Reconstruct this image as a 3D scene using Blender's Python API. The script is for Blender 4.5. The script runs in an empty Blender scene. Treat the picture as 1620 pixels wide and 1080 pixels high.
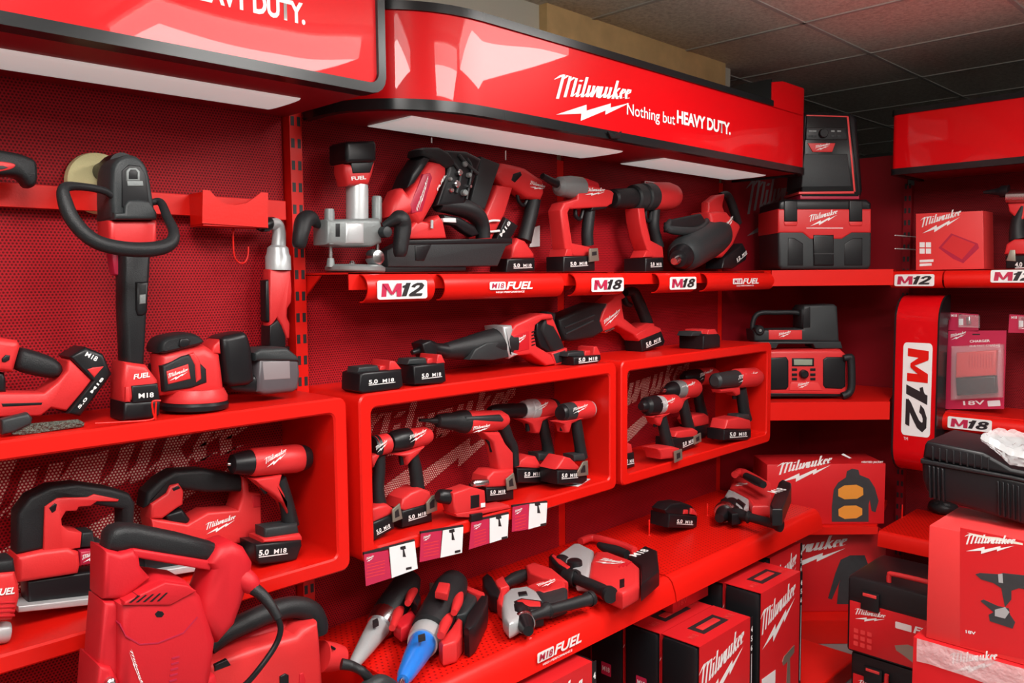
import bpy, bmesh, math, random
from mathutils import Vector, Matrix
random.seed(7)
S = bpy.context.scene
COL = S.collection

# ---------------------------------------------------------------- camera
CAM = Vector((0.0, 0.0, 1.5))
F = 1300.0
RIGHT = Vector((0.7057749, -0.7083713, -0.00958634))
DOWN = Vector((-0.06134813, -0.04763121, -0.99697928))
FWD = Vector((0.7057749, 0.70423105, -0.07707417))
cam = bpy.data.cameras.new('camera')
cam.sensor_width = 36.0
cam.lens = F / 1620.0 * 36.0
cam.clip_start = 0.05
camo = bpy.data.objects.new('camera', cam)
COL.objects.link(camo)
camo.matrix_world = Matrix(((RIGHT.x, -DOWN.x, -FWD.x, CAM.x), (RIGHT.y, -DOWN.y, -FWD.y, CAM.y),
                            (RIGHT.z, -DOWN.z, -FWD.z, CAM.z), (0, 0, 0, 1)))
S.camera = camo

# ---------------------------------------------------------------- light
S.view_settings.view_transform = 'Standard'
S.view_settings.look = 'None'
S.view_settings.gamma = 1.0
S.view_settings.use_curve_mapping = False
S.view_settings.exposure = -0.1
wd = bpy.data.worlds.new('world')
S.world = wd
wd.use_nodes = True
wd.node_tree.nodes['Background'].inputs[0].default_value = (1.0, 0.97, 0.94, 1)
wd.node_tree.nodes['Background'].inputs[1].default_value = 0.015
CEIL = 2.42
LAMPS = [(2.045, .515, 19), (1.445, -.085, 19), (.245, .515, 24), (2.645, -1.285, 3), (1.445, -1.285, 5), (.245, -1.285, 6), (-.955, -.085, 10), (-.955, -1.885, 4)]
for (lx, ly, lw) in LAMPS:
    ld = bpy.data.lights.new('ceiling_lamp', 'AREA')
    ld.shape = 'RECTANGLE'; ld.size = 0.54; ld.size_y = 0.54; ld.energy = lw
    ld.color = (1.0, 0.97, 0.93)
    lo = bpy.data.objects.new('ceiling_lamp', ld)
    lo.location = (lx, ly, CEIL - 0.112)
    COL.objects.link(lo)

# ---------------------------------------------------------------- materials
MATS = {}
def mat(name, rgb, rough=0.5, metal=0.0, spec=0.5, coat=0.0, noise=0.0, nscale=40.0, bump=0.0, bscale=60.0, emit=0.0, alpha=1.0, trans=0.0):
    m = bpy.data.materials.new(name); m.use_nodes = True
    nt = m.node_tree; b = nt.nodes['Principled BSDF']
    b.inputs['Base Color'].default_value = (*rgb, 1)
    b.inputs['Roughness'].default_value = rough
    b.inputs['Metallic'].default_value = metal
    b.inputs['Specular IOR Level'].default_value = spec
    b.inputs['Coat Weight'].default_value = coat
    b.inputs['Coat Roughness'].default_value = 0.08
    b.inputs['Alpha'].default_value = alpha
    b.inputs['Transmission Weight'].default_value = trans
    if emit:
        b.inputs['Emission Color'].default_value = (*rgb, 1)
        b.inputs['Emission Strength'].default_value = emit
    tc = nt.nodes.new('ShaderNodeTexCoord')
    if noise:
        n = nt.nodes.new('ShaderNodeTexNoise'); n.inputs['Scale'].default_value = nscale; n.inputs['Detail'].default_value = 4
        nt.links.new(tc.outputs['Object'], n.inputs['Vector'])
        r = nt.nodes.new('ShaderNodeMapRange')
        r.inputs['To Min'].default_value = 1 - noise; r.inputs['To Max'].default_value = 1 + noise
        nt.links.new(n.outputs['Fac'], r.inputs['Value'])
        x = nt.nodes.new('ShaderNodeVectorMath'); x.operation = 'SCALE'
        x.inputs[0].default_value = rgb
        nt.links.new(r.outputs['Result'], x.inputs['Scale'])
        nt.links.new(x.outputs[0], b.inputs['Base Color'])
    if bump:
        n2 = nt.nodes.new('ShaderNodeTexNoise'); n2.inputs['Scale'].default_value = bscale; n2.inputs['Detail'].default_value = 3
        nt.links.new(tc.outputs['Object'], n2.inputs['Vector'])
        bp = nt.nodes.new('ShaderNodeBump'); bp.inputs['Strength'].default_value = bump; bp.inputs['Distance'].default_value = 0.01
        nt.links.new(n2.outputs['Fac'], bp.inputs['Height'])
        nt.links.new(bp.outputs['Normal'], b.inputs['Normal'])
    MATS[name] = m
    return m

def dotmat(name, base, dot, pitch, rad, axes, rough=0.55, metal=0.0):
    """steel sheet with a staggered grid of round punched holes"""
    m = mat(name, base, rough, metal, 0.2)
    nt = m.node_tree; b = nt.nodes['Principled BSDF']; L = nt.links.new
    tc = nt.nodes.new('ShaderNodeTexCoord'); sp = nt.nodes.new('ShaderNodeSeparateXYZ')
    L(tc.outputs['Object'], sp.inputs[0])
    def M(op, a, bb=None, c=None):
        n = nt.nodes.new('ShaderNodeMath'); n.operation = op
        for i, v in enumerate((a, bb, c)):
            if v is None: continue
            if isinstance(v, (int, float)): n.inputs[i].default_value = v
            else: L(v, n.inputs[i])
        return n.outputs[0]
    U = M('DIVIDE', sp.outputs[axes[0]], pitch); V = M('DIVIDE', sp.outputs[axes[1]], pitch * 0.866)
    row = M('FLOOR', V)
    off = M('MULTIPLY', M('FLOORED_MODULO', row, 2.0), 0.5)
    fu = M('SUBTRACT', M('FRACT', M('ADD', U, off)), 0.5)
    fv = M('MULTIPLY', M('SUBTRACT', M('FRACT', V), 0.5), 0.866)
    d = M('SQRT', M('ADD', M('MULTIPLY', fu, fu), M('MULTIPLY', fv, fv)))
    k = nt.nodes.new('ShaderNodeMapRange'); k.interpolation_type = 'SMOOTHSTEP'
    k.inputs['From Min'].default_value = rad - 0.05; k.inputs['From Max'].default_value = rad + 0.05
    L(d, k.inputs['Value'])
    mx = nt.nodes.new('ShaderNodeMix'); mx.data_type = 'RGBA'
    mx.inputs[6].default_value = (*dot, 1); mx.inputs[7].default_value = (*base, 1)
    L(k.outputs['Result'], mx.inputs[0]); L(mx.outputs[2], b.inputs['Base Color'])
    bp = nt.nodes.new('ShaderNodeBump'); bp.inputs['Strength'].default_value = 0.5; bp.inputs['Distance'].default_value = 0.002
    L(k.outputs['Result'], bp.inputs['Height']); L(bp.outputs['Normal'], b.inputs['Normal'])
    return m

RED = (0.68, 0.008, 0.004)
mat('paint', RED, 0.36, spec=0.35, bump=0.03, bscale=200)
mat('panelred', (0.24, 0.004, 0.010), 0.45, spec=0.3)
mat('sign', (0.62, 0.003, 0.006), 0.35, spec=0.12, coat=0.42, bump=0.55, bscale=2.4)
_sn = MATS['sign'].node_tree
_sb = next(n for n in _sn.nodes if n.type == 'BUMP'); _sb.inputs['Distance'].default_value = 0.03
_sn.links.new(_sb.outputs[0], _sn.nodes['Principled BSDF'].inputs['Coat Normal'])
next(n for n in _sn.nodes if n.type == 'TEX_NOISE').inputs['Detail'].default_value = 0.0
MATS['sign'].node_tree.nodes['Principled BSDF'].inputs['Coat Roughness'].default_value = 0.02
mat('tool', (0.62, 0.026, 0.028), 0.42, spec=0.45, bump=0.05, bscale=300)
mat('tool2', (0.52, 0.010, 0.018), 0.5, spec=0.35, bump=0.05, bscale=300)
mat('rubber', (0.012, 0.013, 0.0145), 0.45, spec=0.32, bump=0.15, bscale=500)
mat('black', (0.008, 0.008, 0.0095), 0.36, spec=0.35)
mat('charcoal', (0.024, 0.028, 0.030), 0.45, spec=0.35, bump=0.1, bscale=400)
mat('grey', (0.20, 0.22, 0.22), 0.42, metal=0.2, spec=0.5, bump=0.08, bscale=200)
mat('silver', (0.50, 0.52, 0.53), 0.36, metal=0.35, bump=0.04, bscale=150)
mat('steel', (0.62, 0.62, 0.63), 0.22, metal=1.0)
mat('bronze', (0.34, 0.33, 0.27), 0.4, metal=0.7)
mat('white', (0.80, 0.80, 0.79), 0.5)
mat('ink', (0.015, 0.013, 0.015), 0.5)
mat('crimson', (0.42, 0.012, 0.045), 0.4)
mat('pinkred', (0.50, 0.02, 0.07), 0.4)
mat('yellow', (0.80, 0.75, 0.40), 0.75, bump=0.2, bscale=300)
mat('blue', (0.01, 0.17, 0.62), 0.35, coat=0.3)
mat('trim', (0.010, 0.011, 0.012), 0.22, spec=0.3)
mat('carton', (0.60, 0.012, 0.016), 0.42, spec=0.4, coat=0.15, noise=0.06, nscale=8)
mat('cartonlight', (0.72, 0.045, 0.045), 0.42, spec=0.4, coat=0.15, noise=0.06, nscale=8)
mat('diffuser', (0.86, 0.86, 0.83), 0.5, emit=0.34)
mat('glow', (1.0, 0.98, 0.94), 0.5, emit=9.0)
mat('paper', (0.78, 0.79, 0.80), 0.35, coat=0.2)
mat('orange', (0.75, 0.28, 0.03), 0.6)
mat('jacket', (0.03, 0.03, 0.033), 0.7, noise=0.3, nscale=40)
mat('lcd', (0.26, 0.31, 0.24), 0.3)
mat('smokesheen', (0.24, 0.21, 0.22), 0.35)
mat('smoke', (0.10, 0.09, 0.10), 0.3, alpha=0.93)
mat('bag', (0.85, 0.87, 0.88), 0.14, spec=0.6, alpha=0.42, bump=0.6, bscale=18)
mat('blister', (0.9, 0.85, 0.86), 0.08, spec=0.8, alpha=0.16)
mat('film', (0.92, 0.80, 0.82), 0.15, spec=0.8, alpha=0.5, bump=1.0, bscale=30)
mat('wood', (0.80, 0.55, 0.25), 0.6, noise=0.25, nscale=14)
mat('cream', (0.74, 0.72, 0.61), 0.7)
mat('farwall', (0.12, 0.11, 0.10), 0.8)
mat('plaster', (0.5, 0.49, 0.46), 0.8)
mat('floorgrey', (0.22, 0.215, 0.21), 0.5, noise=0.15, nscale=12)
mat('chain', (0.10, 0.11, 0.09), 0.45, metal=0.4, noise=0.5, nscale=120, bump=1.0, bscale=160)
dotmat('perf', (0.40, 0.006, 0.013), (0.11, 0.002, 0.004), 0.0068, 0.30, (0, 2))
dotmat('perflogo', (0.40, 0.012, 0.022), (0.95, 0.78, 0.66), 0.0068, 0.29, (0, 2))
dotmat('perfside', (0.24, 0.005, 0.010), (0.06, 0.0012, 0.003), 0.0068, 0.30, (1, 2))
dotmat('perfshelf', RED, (0.22, 0.002, 0.002), 0.016, 0.16, (0, 1), 0.36)

def tilemat():
    m = mat('ceiling_tile', (0.50, 0.46, 0.40), 0.85)
    nt = m.node_tree; b = nt.nodes['Principled BSDF']; L = nt.links.new
    tc = nt.nodes.new('ShaderNodeTexCoord')
    n = nt.nodes.new('ShaderNodeTexNoise'); n.inputs['Scale'].default_value = 60; n.inputs['Detail'].default_value = 8
    n.inputs['Roughness'].default_value = 0.8
    L(tc.outputs['Object'], n.inputs['Vector'])
    cr = nt.nodes.new('ShaderNodeValToRGB')
    cr.color_ramp.elements[0].position = 0.38; cr.color_ramp.elements[0].color = (0.58, 0.53, 0.46, 1)
    cr.color_ramp.elements[1].position = 0.58; cr.color_ramp.elements[1].color = (0.86, 0.81, 0.72, 1)
    L(n.outputs['Fac'], cr.inputs[0]); L(cr.outputs[0], b.inputs['Base Color'])
tilemat()

# ---------------------------------------------------------------- mesh helpers
def finish(bm, name, material, parent=None, smooth=True, angle=38):
    bmesh.ops.recalc_face_normals(bm, faces=bm.faces[:])
    me = bpy.data.meshes.new(name)
    bm.to_mesh(me); bm.free()
    if smooth:
        for p in me.polygons: p.use_smooth = True
        me.set_sharp_from_angle(angle=math.radians(angle))
    for mm in (material if isinstance(material, (list, tuple)) else [material]):
        me.materials.append(MATS[mm])
    o = bpy.data.objects.new(name, me)
    COL.objects.link(o)
    if parent is not None: o.parent = parent
    return o

def add_box(bm, lo, hi, mi=0, bevel=0.0):
    v = [bm.verts.new((x, y, z)) for x in (lo[0], hi[0]) for y in (lo[1], hi[1]) for z in (lo[2], hi[2])]
    fs = [bm.faces.new([v[i] for i in q]) for q in ((0, 1, 3, 2), (4, 6, 7, 5), (0, 4, 5, 1), (2, 3, 7, 6), (0, 2, 6, 4), (1, 5, 7, 3))]
    for f in fs: f.material_index = mi
    if bevel:
        es = list({e for f in fs for e in f.edges})
        r = bmesh.ops.bevel(bm, geom=es, offset=bevel, segments=2, profile=0.5, affect='EDGES')
        for f in r['faces']: f.material_index = mi

def area2(p): return sum(p[i][0] * p[(i + 1) % len(p)][1] - p[(i + 1) % len(p)][0] * p[i][1] for i in range(len(p)))

def inset(p, d):
    n = len(p); out = []
    for i in range(n):
        a = Vector(p[i - 1]); b = Vector(p[i]); c = Vector(p[(i + 1) % n])
        e1 = (b - a); e2 = (c - b)
        if e1.length < 1e-7 or e2.length < 1e-7: out.append(tuple(b)); continue
        e1.normalize(); e2.normalize()
        n1 = Vector((-e1.y, e1.x)); n2 = Vector((-e2.y, e2.x))
        m = n1 + n2; l = m.length
        if l < 0.2: m = n1; k = 1
        else: m /= l; k = min(1.6, 1 / max(0.3, m.dot(n1)))
        out.append((b.x + m.x * d * k, b.y + m.y * d * k))
    return out

def smooth_poly(p, it=1):
    for _ in range(it):
        q = []
        for i in range(len(p)):
            a = p[i]; b = p[(i + 1) % len(p)]
            q.append((a[0] * .75 + b[0] * .25, a[1] * .75 + b[1] * .25)); q.append((a[0] * .25 + b[0] * .75, a[1] * .25 + b[1] * .75))
        p = q
    return p

def add_slab(bm, poly, y0, y1, r=0.004, fn=None, mi=0, seg=3):
    """polygon in (x,z) extruded from y0 to y1 with rounded rims"""
    if area2(poly) < 0: poly = poly[::-1]
    w = abs(y1 - y0); r = min(r, w / 2 * 0.98)
    rings = []
    def flips(d):
        q = inset(poly, d)
        return any((q[i][0] - q[i - 1][0]) * (poly[i][0] - poly[i - 1][0]) + (q[i][1] - q[i - 1][1]) * (poly[i][1] - poly[i - 1][1]) < 0 for i in range(len(poly)))
    ks0 = 1.0
    while r > 0 and ks0 > .08 and flips(r * ks0): ks0 *= .75
    ks = [(i / seg) * math.pi / 2 for i in range(seg + 1)] if r > 0 else [math.pi / 2]
    for a in ks: rings.append((r * (1 - math.sin(a)), y0 + r * (1 - math.cos(a))))
    for a in reversed(ks): rings.append((r * (1 - math.sin(a)), y1 - r * (1 - math.cos(a))))
    vs = []
    for d, y in rings:
        d *= ks0
        pp = inset(poly, d) if d > 1e-6 else poly
        vs.append([bm.verts.new(fn(x, y, z) if fn else (x, y, z)) for x, z in pp])
    n = len(poly); fs = []
    for a, b in zip(vs, vs[1:]):
        for i in range(n): fs.append(bm.faces.new((a[i], a[(i + 1) % n], b[(i + 1) % n], b[i])))
    fs.append(bm.faces.new(vs[0][::-1])); fs.append(bm.faces.new(vs[-1]))
    for f in fs: f.material_index = mi

def catmull(pts, sub=6):
    if len(pts) < 3: return [tuple(p) for p in pts]
    out = []
    n = len(pts)
    for i in range(n - 1):
        p0 = pts[max(i - 1, 0)]; p1 = pts[i]; p2 = pts[i + 1]; p3 = pts[min(i + 2, n - 1)]
        for k in range(sub):
            t = k / sub
            out.append(tuple(0.5 * (2 * b + (c - a) * t + (2 * a - 5 * b + 4 * c - d) * t * t + (3 * b - a - 3 * c + d) * t ** 3)
                             for a, b, c, d in zip(p0, p1, p2, p3)))
    out.append(tuple(pts[-1]))
    return out

def add_tube(bm, pts, seg=12, wide=1.0, mi=0, caps=True, ref=Vector((0, 1, 0)), sub=6):
    """pts = (x,y,z,r); wide scales the section along ref"""
    P = catmull(pts, sub); rings = []
    for i, p in enumerate(P):
        a = Vector(P[max(i - 1, 0)][:3]); b = Vector(P[min(i + 1, len(P) - 1)][:3])
        t = (b - a)
        t = t.normalized() if t.length > 1e-9 else Vector((0, 0, 1))
        s = ref - t * ref.dot(t)
        if s.length < 0.1: s = Vector((1, 0, 0)) - t * t.x
        s.normalize(); u = t.cross(s)
        c = Vector(p[:3]); r = p[3]
        rings.append([bm.verts.new(c + s * (math.cos(k * 2 * math.pi / seg) * r * wide) + u * (math.sin(k * 2 * math.pi / seg) * r)) for k in range(seg)])
    fs = []
    for a, b in zip(rings, rings[1:]):
        for k in range(seg): fs.append(bm.faces.new((a[k], a[(k + 1) % seg], b[(k + 1) % seg], b[k])))
    if caps: fs.append(bm.faces.new(rings[0][::-1])); fs.append(bm.faces.new(rings[-1]))
    for f in fs: f.material_index = mi

def add_lathe(bm, a, b, prof, seg=24, mi=0, sq=1.0, sqdir=Vector((0, 1, 0))):
    """prof = [(t, r)] along a->b; t in metres"""
    a = Vector(a); d = (Vector(b) - a).normalized()
    s = sqdir - d * sqdir.dot(d)
    if s.length < 0.05: s = Vector((0, 0, 1)) - d * d.z
    s.normalize(); u = d.cross(s); rings = []
    for t, r in prof:
        c = a + d * t
        rings.append([bm.verts.new(c + s * (math.cos(k * 2 * math.pi / seg) * max(r, 1e-5) * sq) + u * (math.sin(k * 2 * math.pi / seg) * max(r, 1e-5))) for k in range(seg)])
    fs = []
    for p, q in zip(rings, rings[1:]):
        for k in range(seg): fs.append(bm.faces.new((p[k], p[(k + 1) % seg], q[(k + 1) % seg], q[k])))
    fs.append(bm.faces.new(rings[0][::-1])); fs.append(bm.faces.new(rings[-1]))
    for f in fs: f.material_index = mi

# ---------------------------------------------------------------- lettering (flat printed meshes in the XZ plane, seen from -Y, width 1)
_txt = {}
def text_mesh(body, bold=0.0, shear=0.0, spacing=1.0):
    key = (body, bold, shear, spacing)
    if key in _txt: return _txt[key]
    cu = bpy.data.curves.new('lettering', 'FONT'); cu.body = body; cu.offset = bold; cu.shear = shear; cu.space_character = spacing
    cu.resolution_u = 3
    o = bpy.data.objects.new('lettering', cu); COL.objects.link(o)
    dg = bpy.context.evaluated_depsgraph_get()
    me = bpy.data.meshes.new_from_object(o.evaluated_get(dg))
    bpy.data.objects.remove(o); bpy.data.curves.remove(cu)
    xs = [v.co.x for v in me.vertices]; ys = [v.co.y for v in me.vertices]
    x0, x1, y0, y1 = min(xs), max(xs), min(ys), max(ys)
    for v in me.vertices: v.co = ((v.co.x - x0) / (x1 - x0), 0.0, (v.co.y - y0) / (y1 - y0))
    me.name = 'lettering'
    _txt[key] = me
    return me

def letter_m():
    if 'block_m' in _txt: return _txt['block_m']
    bm = bmesh.new()
    def quad(p): bm.faces.new([bm.verts.new((x, 0, z)) for x, z in p])
    quad([(0, 0), (.24, 0), (.30, 1), (.06, 1)]); quad([(.74, 0), (.98, 0), (1.0, 1), (.76, 1)])
    quad([(.06, 1), (.33, 1), (.56, .16), (.44, .16)]); quad([(.73, 1), (1.0, 1), (.56, .16), (.44, .16)])
    for k, f in enumerate(bm.faces):
        f.normal_update()
        if f.normal.y > 0: f.normal_flip()
        for v in f.verts: v.co.y -= .001 * k
    me = bpy.data.meshes.new('lettering_m'); bm.to_mesh(me); bm.free(); _txt['block_m'] = me
    return me

def digits_mesh(body):
    key = ('digits', body)
    if key in _txt: return _txt[key]
    bm = bmesh.new(); x0 = 0.0
    for ch in body:
        if ch == '1':
            ribbon(bm, [(x0 + .22, 0, .22), (x0 + .22, .5, .22), (x0 + .22, 1, .22)], .2); ribbon(bm, [(x0, .70, .16), (x0 + .14, .76, .2), (x0 + .24, .9, .2)], .2, -.001); x0 += .44
        elif ch == '2':
            ribbon(bm, [(x0 + .06, .66, .2), (x0 + .10, .80, .2), (x0 + .22, .90, .2), (x0 + .38, .90, .2), (x0 + .47, .78, .22), (x0 + .44, .60, .22), (x0 + .30, .40, .22), (x0 + .12, .18, .22), (x0 + .06, .05, .2)], .2)
            ribbon(bm, [(x0 + .0, .1, .2), (x0 + .3, .1, .2), (x0 + .6, .1, .2)], .2, -.001); x0 += .68
        else:
            for cz, rx, rz in ((.28, .20, .19), (.73, .17, .17)):
                ribbon(bm, [(x0 + .29 + rx * math.cos(k * math.pi / 8), cz + rz * math.sin(k * math.pi / 8), .19) for k in range(17)], .19, -.001 * (cz > .5))
            x0 += .66
    for v in bm.verts: v.co.x += .22 * v.co.z
    xs = [v.co.x for v in bm.verts]; a, b = min(xs), max(xs)
    for v in bm.verts: v.co.x = (v.co.x - a) / (b - a)
    for f in bm.faces:
        f.normal_update()
        if f.normal.y > 0: f.normal_flip()
    me = bpy.data.meshes.new('figures_' + body); bm.to_mesh(me); bm.free(); _txt[key] = me
    return me

def ribbon(bm, pts, w, lvl=0.0):
    n = len(pts)
    L = []; Rr = []
    for i, p in enumerate(pts):
        a = Vector(pts[max(i - 1, 0)][:2]); b = Vector(pts[min(i + 1, n - 1)][:2])
        d = (b - a).normalized(); nn = Vector((-d.y, d.x))
        ww = (p[2] if len(p) > 2 else w) / 2
        L.append(bm.verts.new((p[0] + nn.x * ww, lvl, p[1] + nn.y * ww))); Rr.append(bm.verts.new((p[0] - nn.x * ww, lvl, p[1] - nn.y * ww)))
    for i in range(n - 1): bm.faces.new((L[i], L[i + 1], Rr[i + 1], Rr[i]))

def logo_mesh(bolt=True):
    """heavy brush script word over a lightning bolt, unit box"""
    key = ('script', bolt)
    if key in _txt: return _txt[key]
    bm = bmesh.new()
    W = 0.047
    # letters on an upright grid: x advance, z 0..1 cap height, x height 0.62
    st = []
    # M : flick, three stems
    st += [[(-0.09, .74, .012), (0.00, .93, .06), (.05, 1.0, .05)], [(.035, 1.0), (.035, 0.5), (.035, -.10)], [(.05, .80, .02), (.10, .97, .05), (.145, .93, .05)],
           [(.145, .95), (.145, .4), (.145, -.02)], [(.16, .74, .02), (.21, .92, .05), (.25, .88, .05)], [(.25, .9), (.25, .3), (.25, .03)]]
    def stem(x, a, b, w=W): st.append([(x, a, w), (x, (a + b) / 2, w), (x, b, w)])
    def join(x0, z0, x1, z1, w=.02): st.append([(x0, z0, w), ((x0 + x1) / 2, (z0 + z1) / 2, w), (x1, z1, w)])
    stem(.335, .62, .02); st.append([(.322, .76, .055), (.348, .84, .055)]); join(.27, .06, .335, .3)
    stem(.42, 1.0, .02); join(.35, .04, .42, .25)
    # w
    stem(.50, .62, .05); stem(.575, .62, .05); join(.44, .04, .5, .3); join(.51, .04, .575, .35, .035); join(.585, .05, .645, .62, .035)
    # a
    stem(.715, .62, .02); st.append([(.72, .60, .03), (.68, .60, .045), (.663, .35, .05), (.68, .05, .045), (.72, .1, .03)])
    # u
    stem(.80, .62, .05); stem(.875, .62, .02); join(.81, .05, .875, .3, .035); join(.735, .05, .8, .35, .025)
    # k
    stem(.96, 1.0, .02); join(.965, .30, 1.03, .62, .04); join(.98, .36, 1.04, .02, .05); join(.89, .05, .96, .3, .025)
    # e e
    for x in (1.09, 1.19):
        st.append([(x, .30, .03), (x + .055, .42, .035), (x + .05, .58, .035), (x + .015, .60, .045), (x - .012, .33, .05), (x + .015, .05, .045), (x + .07, .12, .025)])
    join(1.03, .06, 1.085, .25, .025)
    bv = []
    for k, s in enumerate(st): ribbon(bm, s, W, -0.0004 * k)
    for v in bm.verts:
        x, z = v.co.x, v.co.z
        sc = 1.0 - 0.10 * x
        z2 = z * 0.36 * sc + 0.17 * x + .0
        x2 = x * 0.80 + z * 0.075
        v.co.x = x2; v.co.z = z2 + .26
    if bolt:
        b = [(0.0, 0.0), (.36, .19), (.385, .24), (.71, .385), (.70, .345), (1.0, .46), (.63, .235), (.645, .285), (.34, .095), (.335, .145)]
        b = [(x, z * .95) for x, z in [(0, 0), (.40, .27), (.40, .17), (.74, .385), (.735, .31), (1.02, .47), (.66, .17), (.665, .245), (.32, -.02), (.33, .105)]]
        bm.faces.new([bm.verts.new((x, -.02, z - .02)) for x, z in b])
    xs = [v.co.x for v in bm.verts]; zs = [v.co.z for v in bm.verts]
    x0, x1, z0, z1 = min(xs), max(xs), min(zs), max(zs)
    for v in bm.verts: v.co.x = (v.co.x - x0) / (x1 - x0); v.co.z = (v.co.z - z0) / (z1 - z0); v.co.y *= 0.02
    # make every face look to -Y
    for f in bm.faces:
        f.normal_update()
        if f.normal.y > 0: f.normal_flip()
    me = bpy.data.meshes.new('script_logo'); bm.to_mesh(me); bm.free()
    _txt[key] = me
    return me

_rr = {}
def plate_mesh(rx=0.06, rz=0.12):
    """rounded unit plate facing -Y"""
    key = (rx, rz)
    if key in _rr: return _rr[key]
    bm = bmesh.new(); pts = []
    for cx, cz, a0 in ((1 - rx, 1 - rz, 0), (rx, 1 - rz, 90), (rx, rz, 180), (1 - rx, rz, 270)):
        for k in range(5):
            a = math.radians(a0 + k * 22.5); pts.append((cx + rx * math.cos(a), cz + rz * math.sin(a)))
    bm.faces.new([bm.verts.new((x, 0, z)) for x, z in pts])
    for f in bm.faces:
        f.normal_update()
        if f.normal.y > 0: f.normal_flip()
    me = bpy.data.meshes.new('plate'); bm.to_mesh(me); bm.free(); _rr[key] = me
    return me

def ray(u, v): return RIGHT * ((u - 810.0) / F) + DOWN * ((v - 540.0) / F) + FWD
def on_y(u, v, y): r = ray(u, v); return CAM + r * ((y - CAM.y) / r.y)
def on_z(u, v, z): r = ray(u, v); return CAM + r * ((z - CAM.z) / r.z)
def on_x(u, v, x): r = ray(u, v); return CAM + r * ((x - CAM.x) / r.x)

_dcache = {}
def decal(parent, name, mesh, material, origin, ex, ez, eps=0.0006):
    """flat print: mesh unit box mapped by origin + x*ex + z*ez in the parent's space, lifted eps off the face"""
    key = (mesh.name, material)
    if key not in _dcache:
        m2 = mesh.copy(); m2.materials.clear(); m2.materials.append(MATS[material]); _dcache[key] = m2
    o = bpy.data.objects.new(name, _dcache[key])
    COL.objects.link(o)
    ex = Vector(ex); ez = Vector(ez)
    ez = ez - ex * (ez.dot(ex) / ex.length_squared)
    n = ez.cross(ex).normalized()          # +Y of the print, into the face
    og = Vector(origin) - n * eps
    M = Matrix(((ex.x, n.x, ez.x, og.x), (ex.y, n.y, ez.y, og.y), (ex.z, n.z, ez.z, og.z), (0, 0, 0, 1)))
    o.parent = parent
    o.matrix_local = M
    return o

def tag(o, label, cat, group=None, kind=None):
    if label: o['label'] = label
    if cat: o['category'] = cat
    if group: o['group'] = group
    if kind: o['kind'] = kind
    return o

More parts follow.
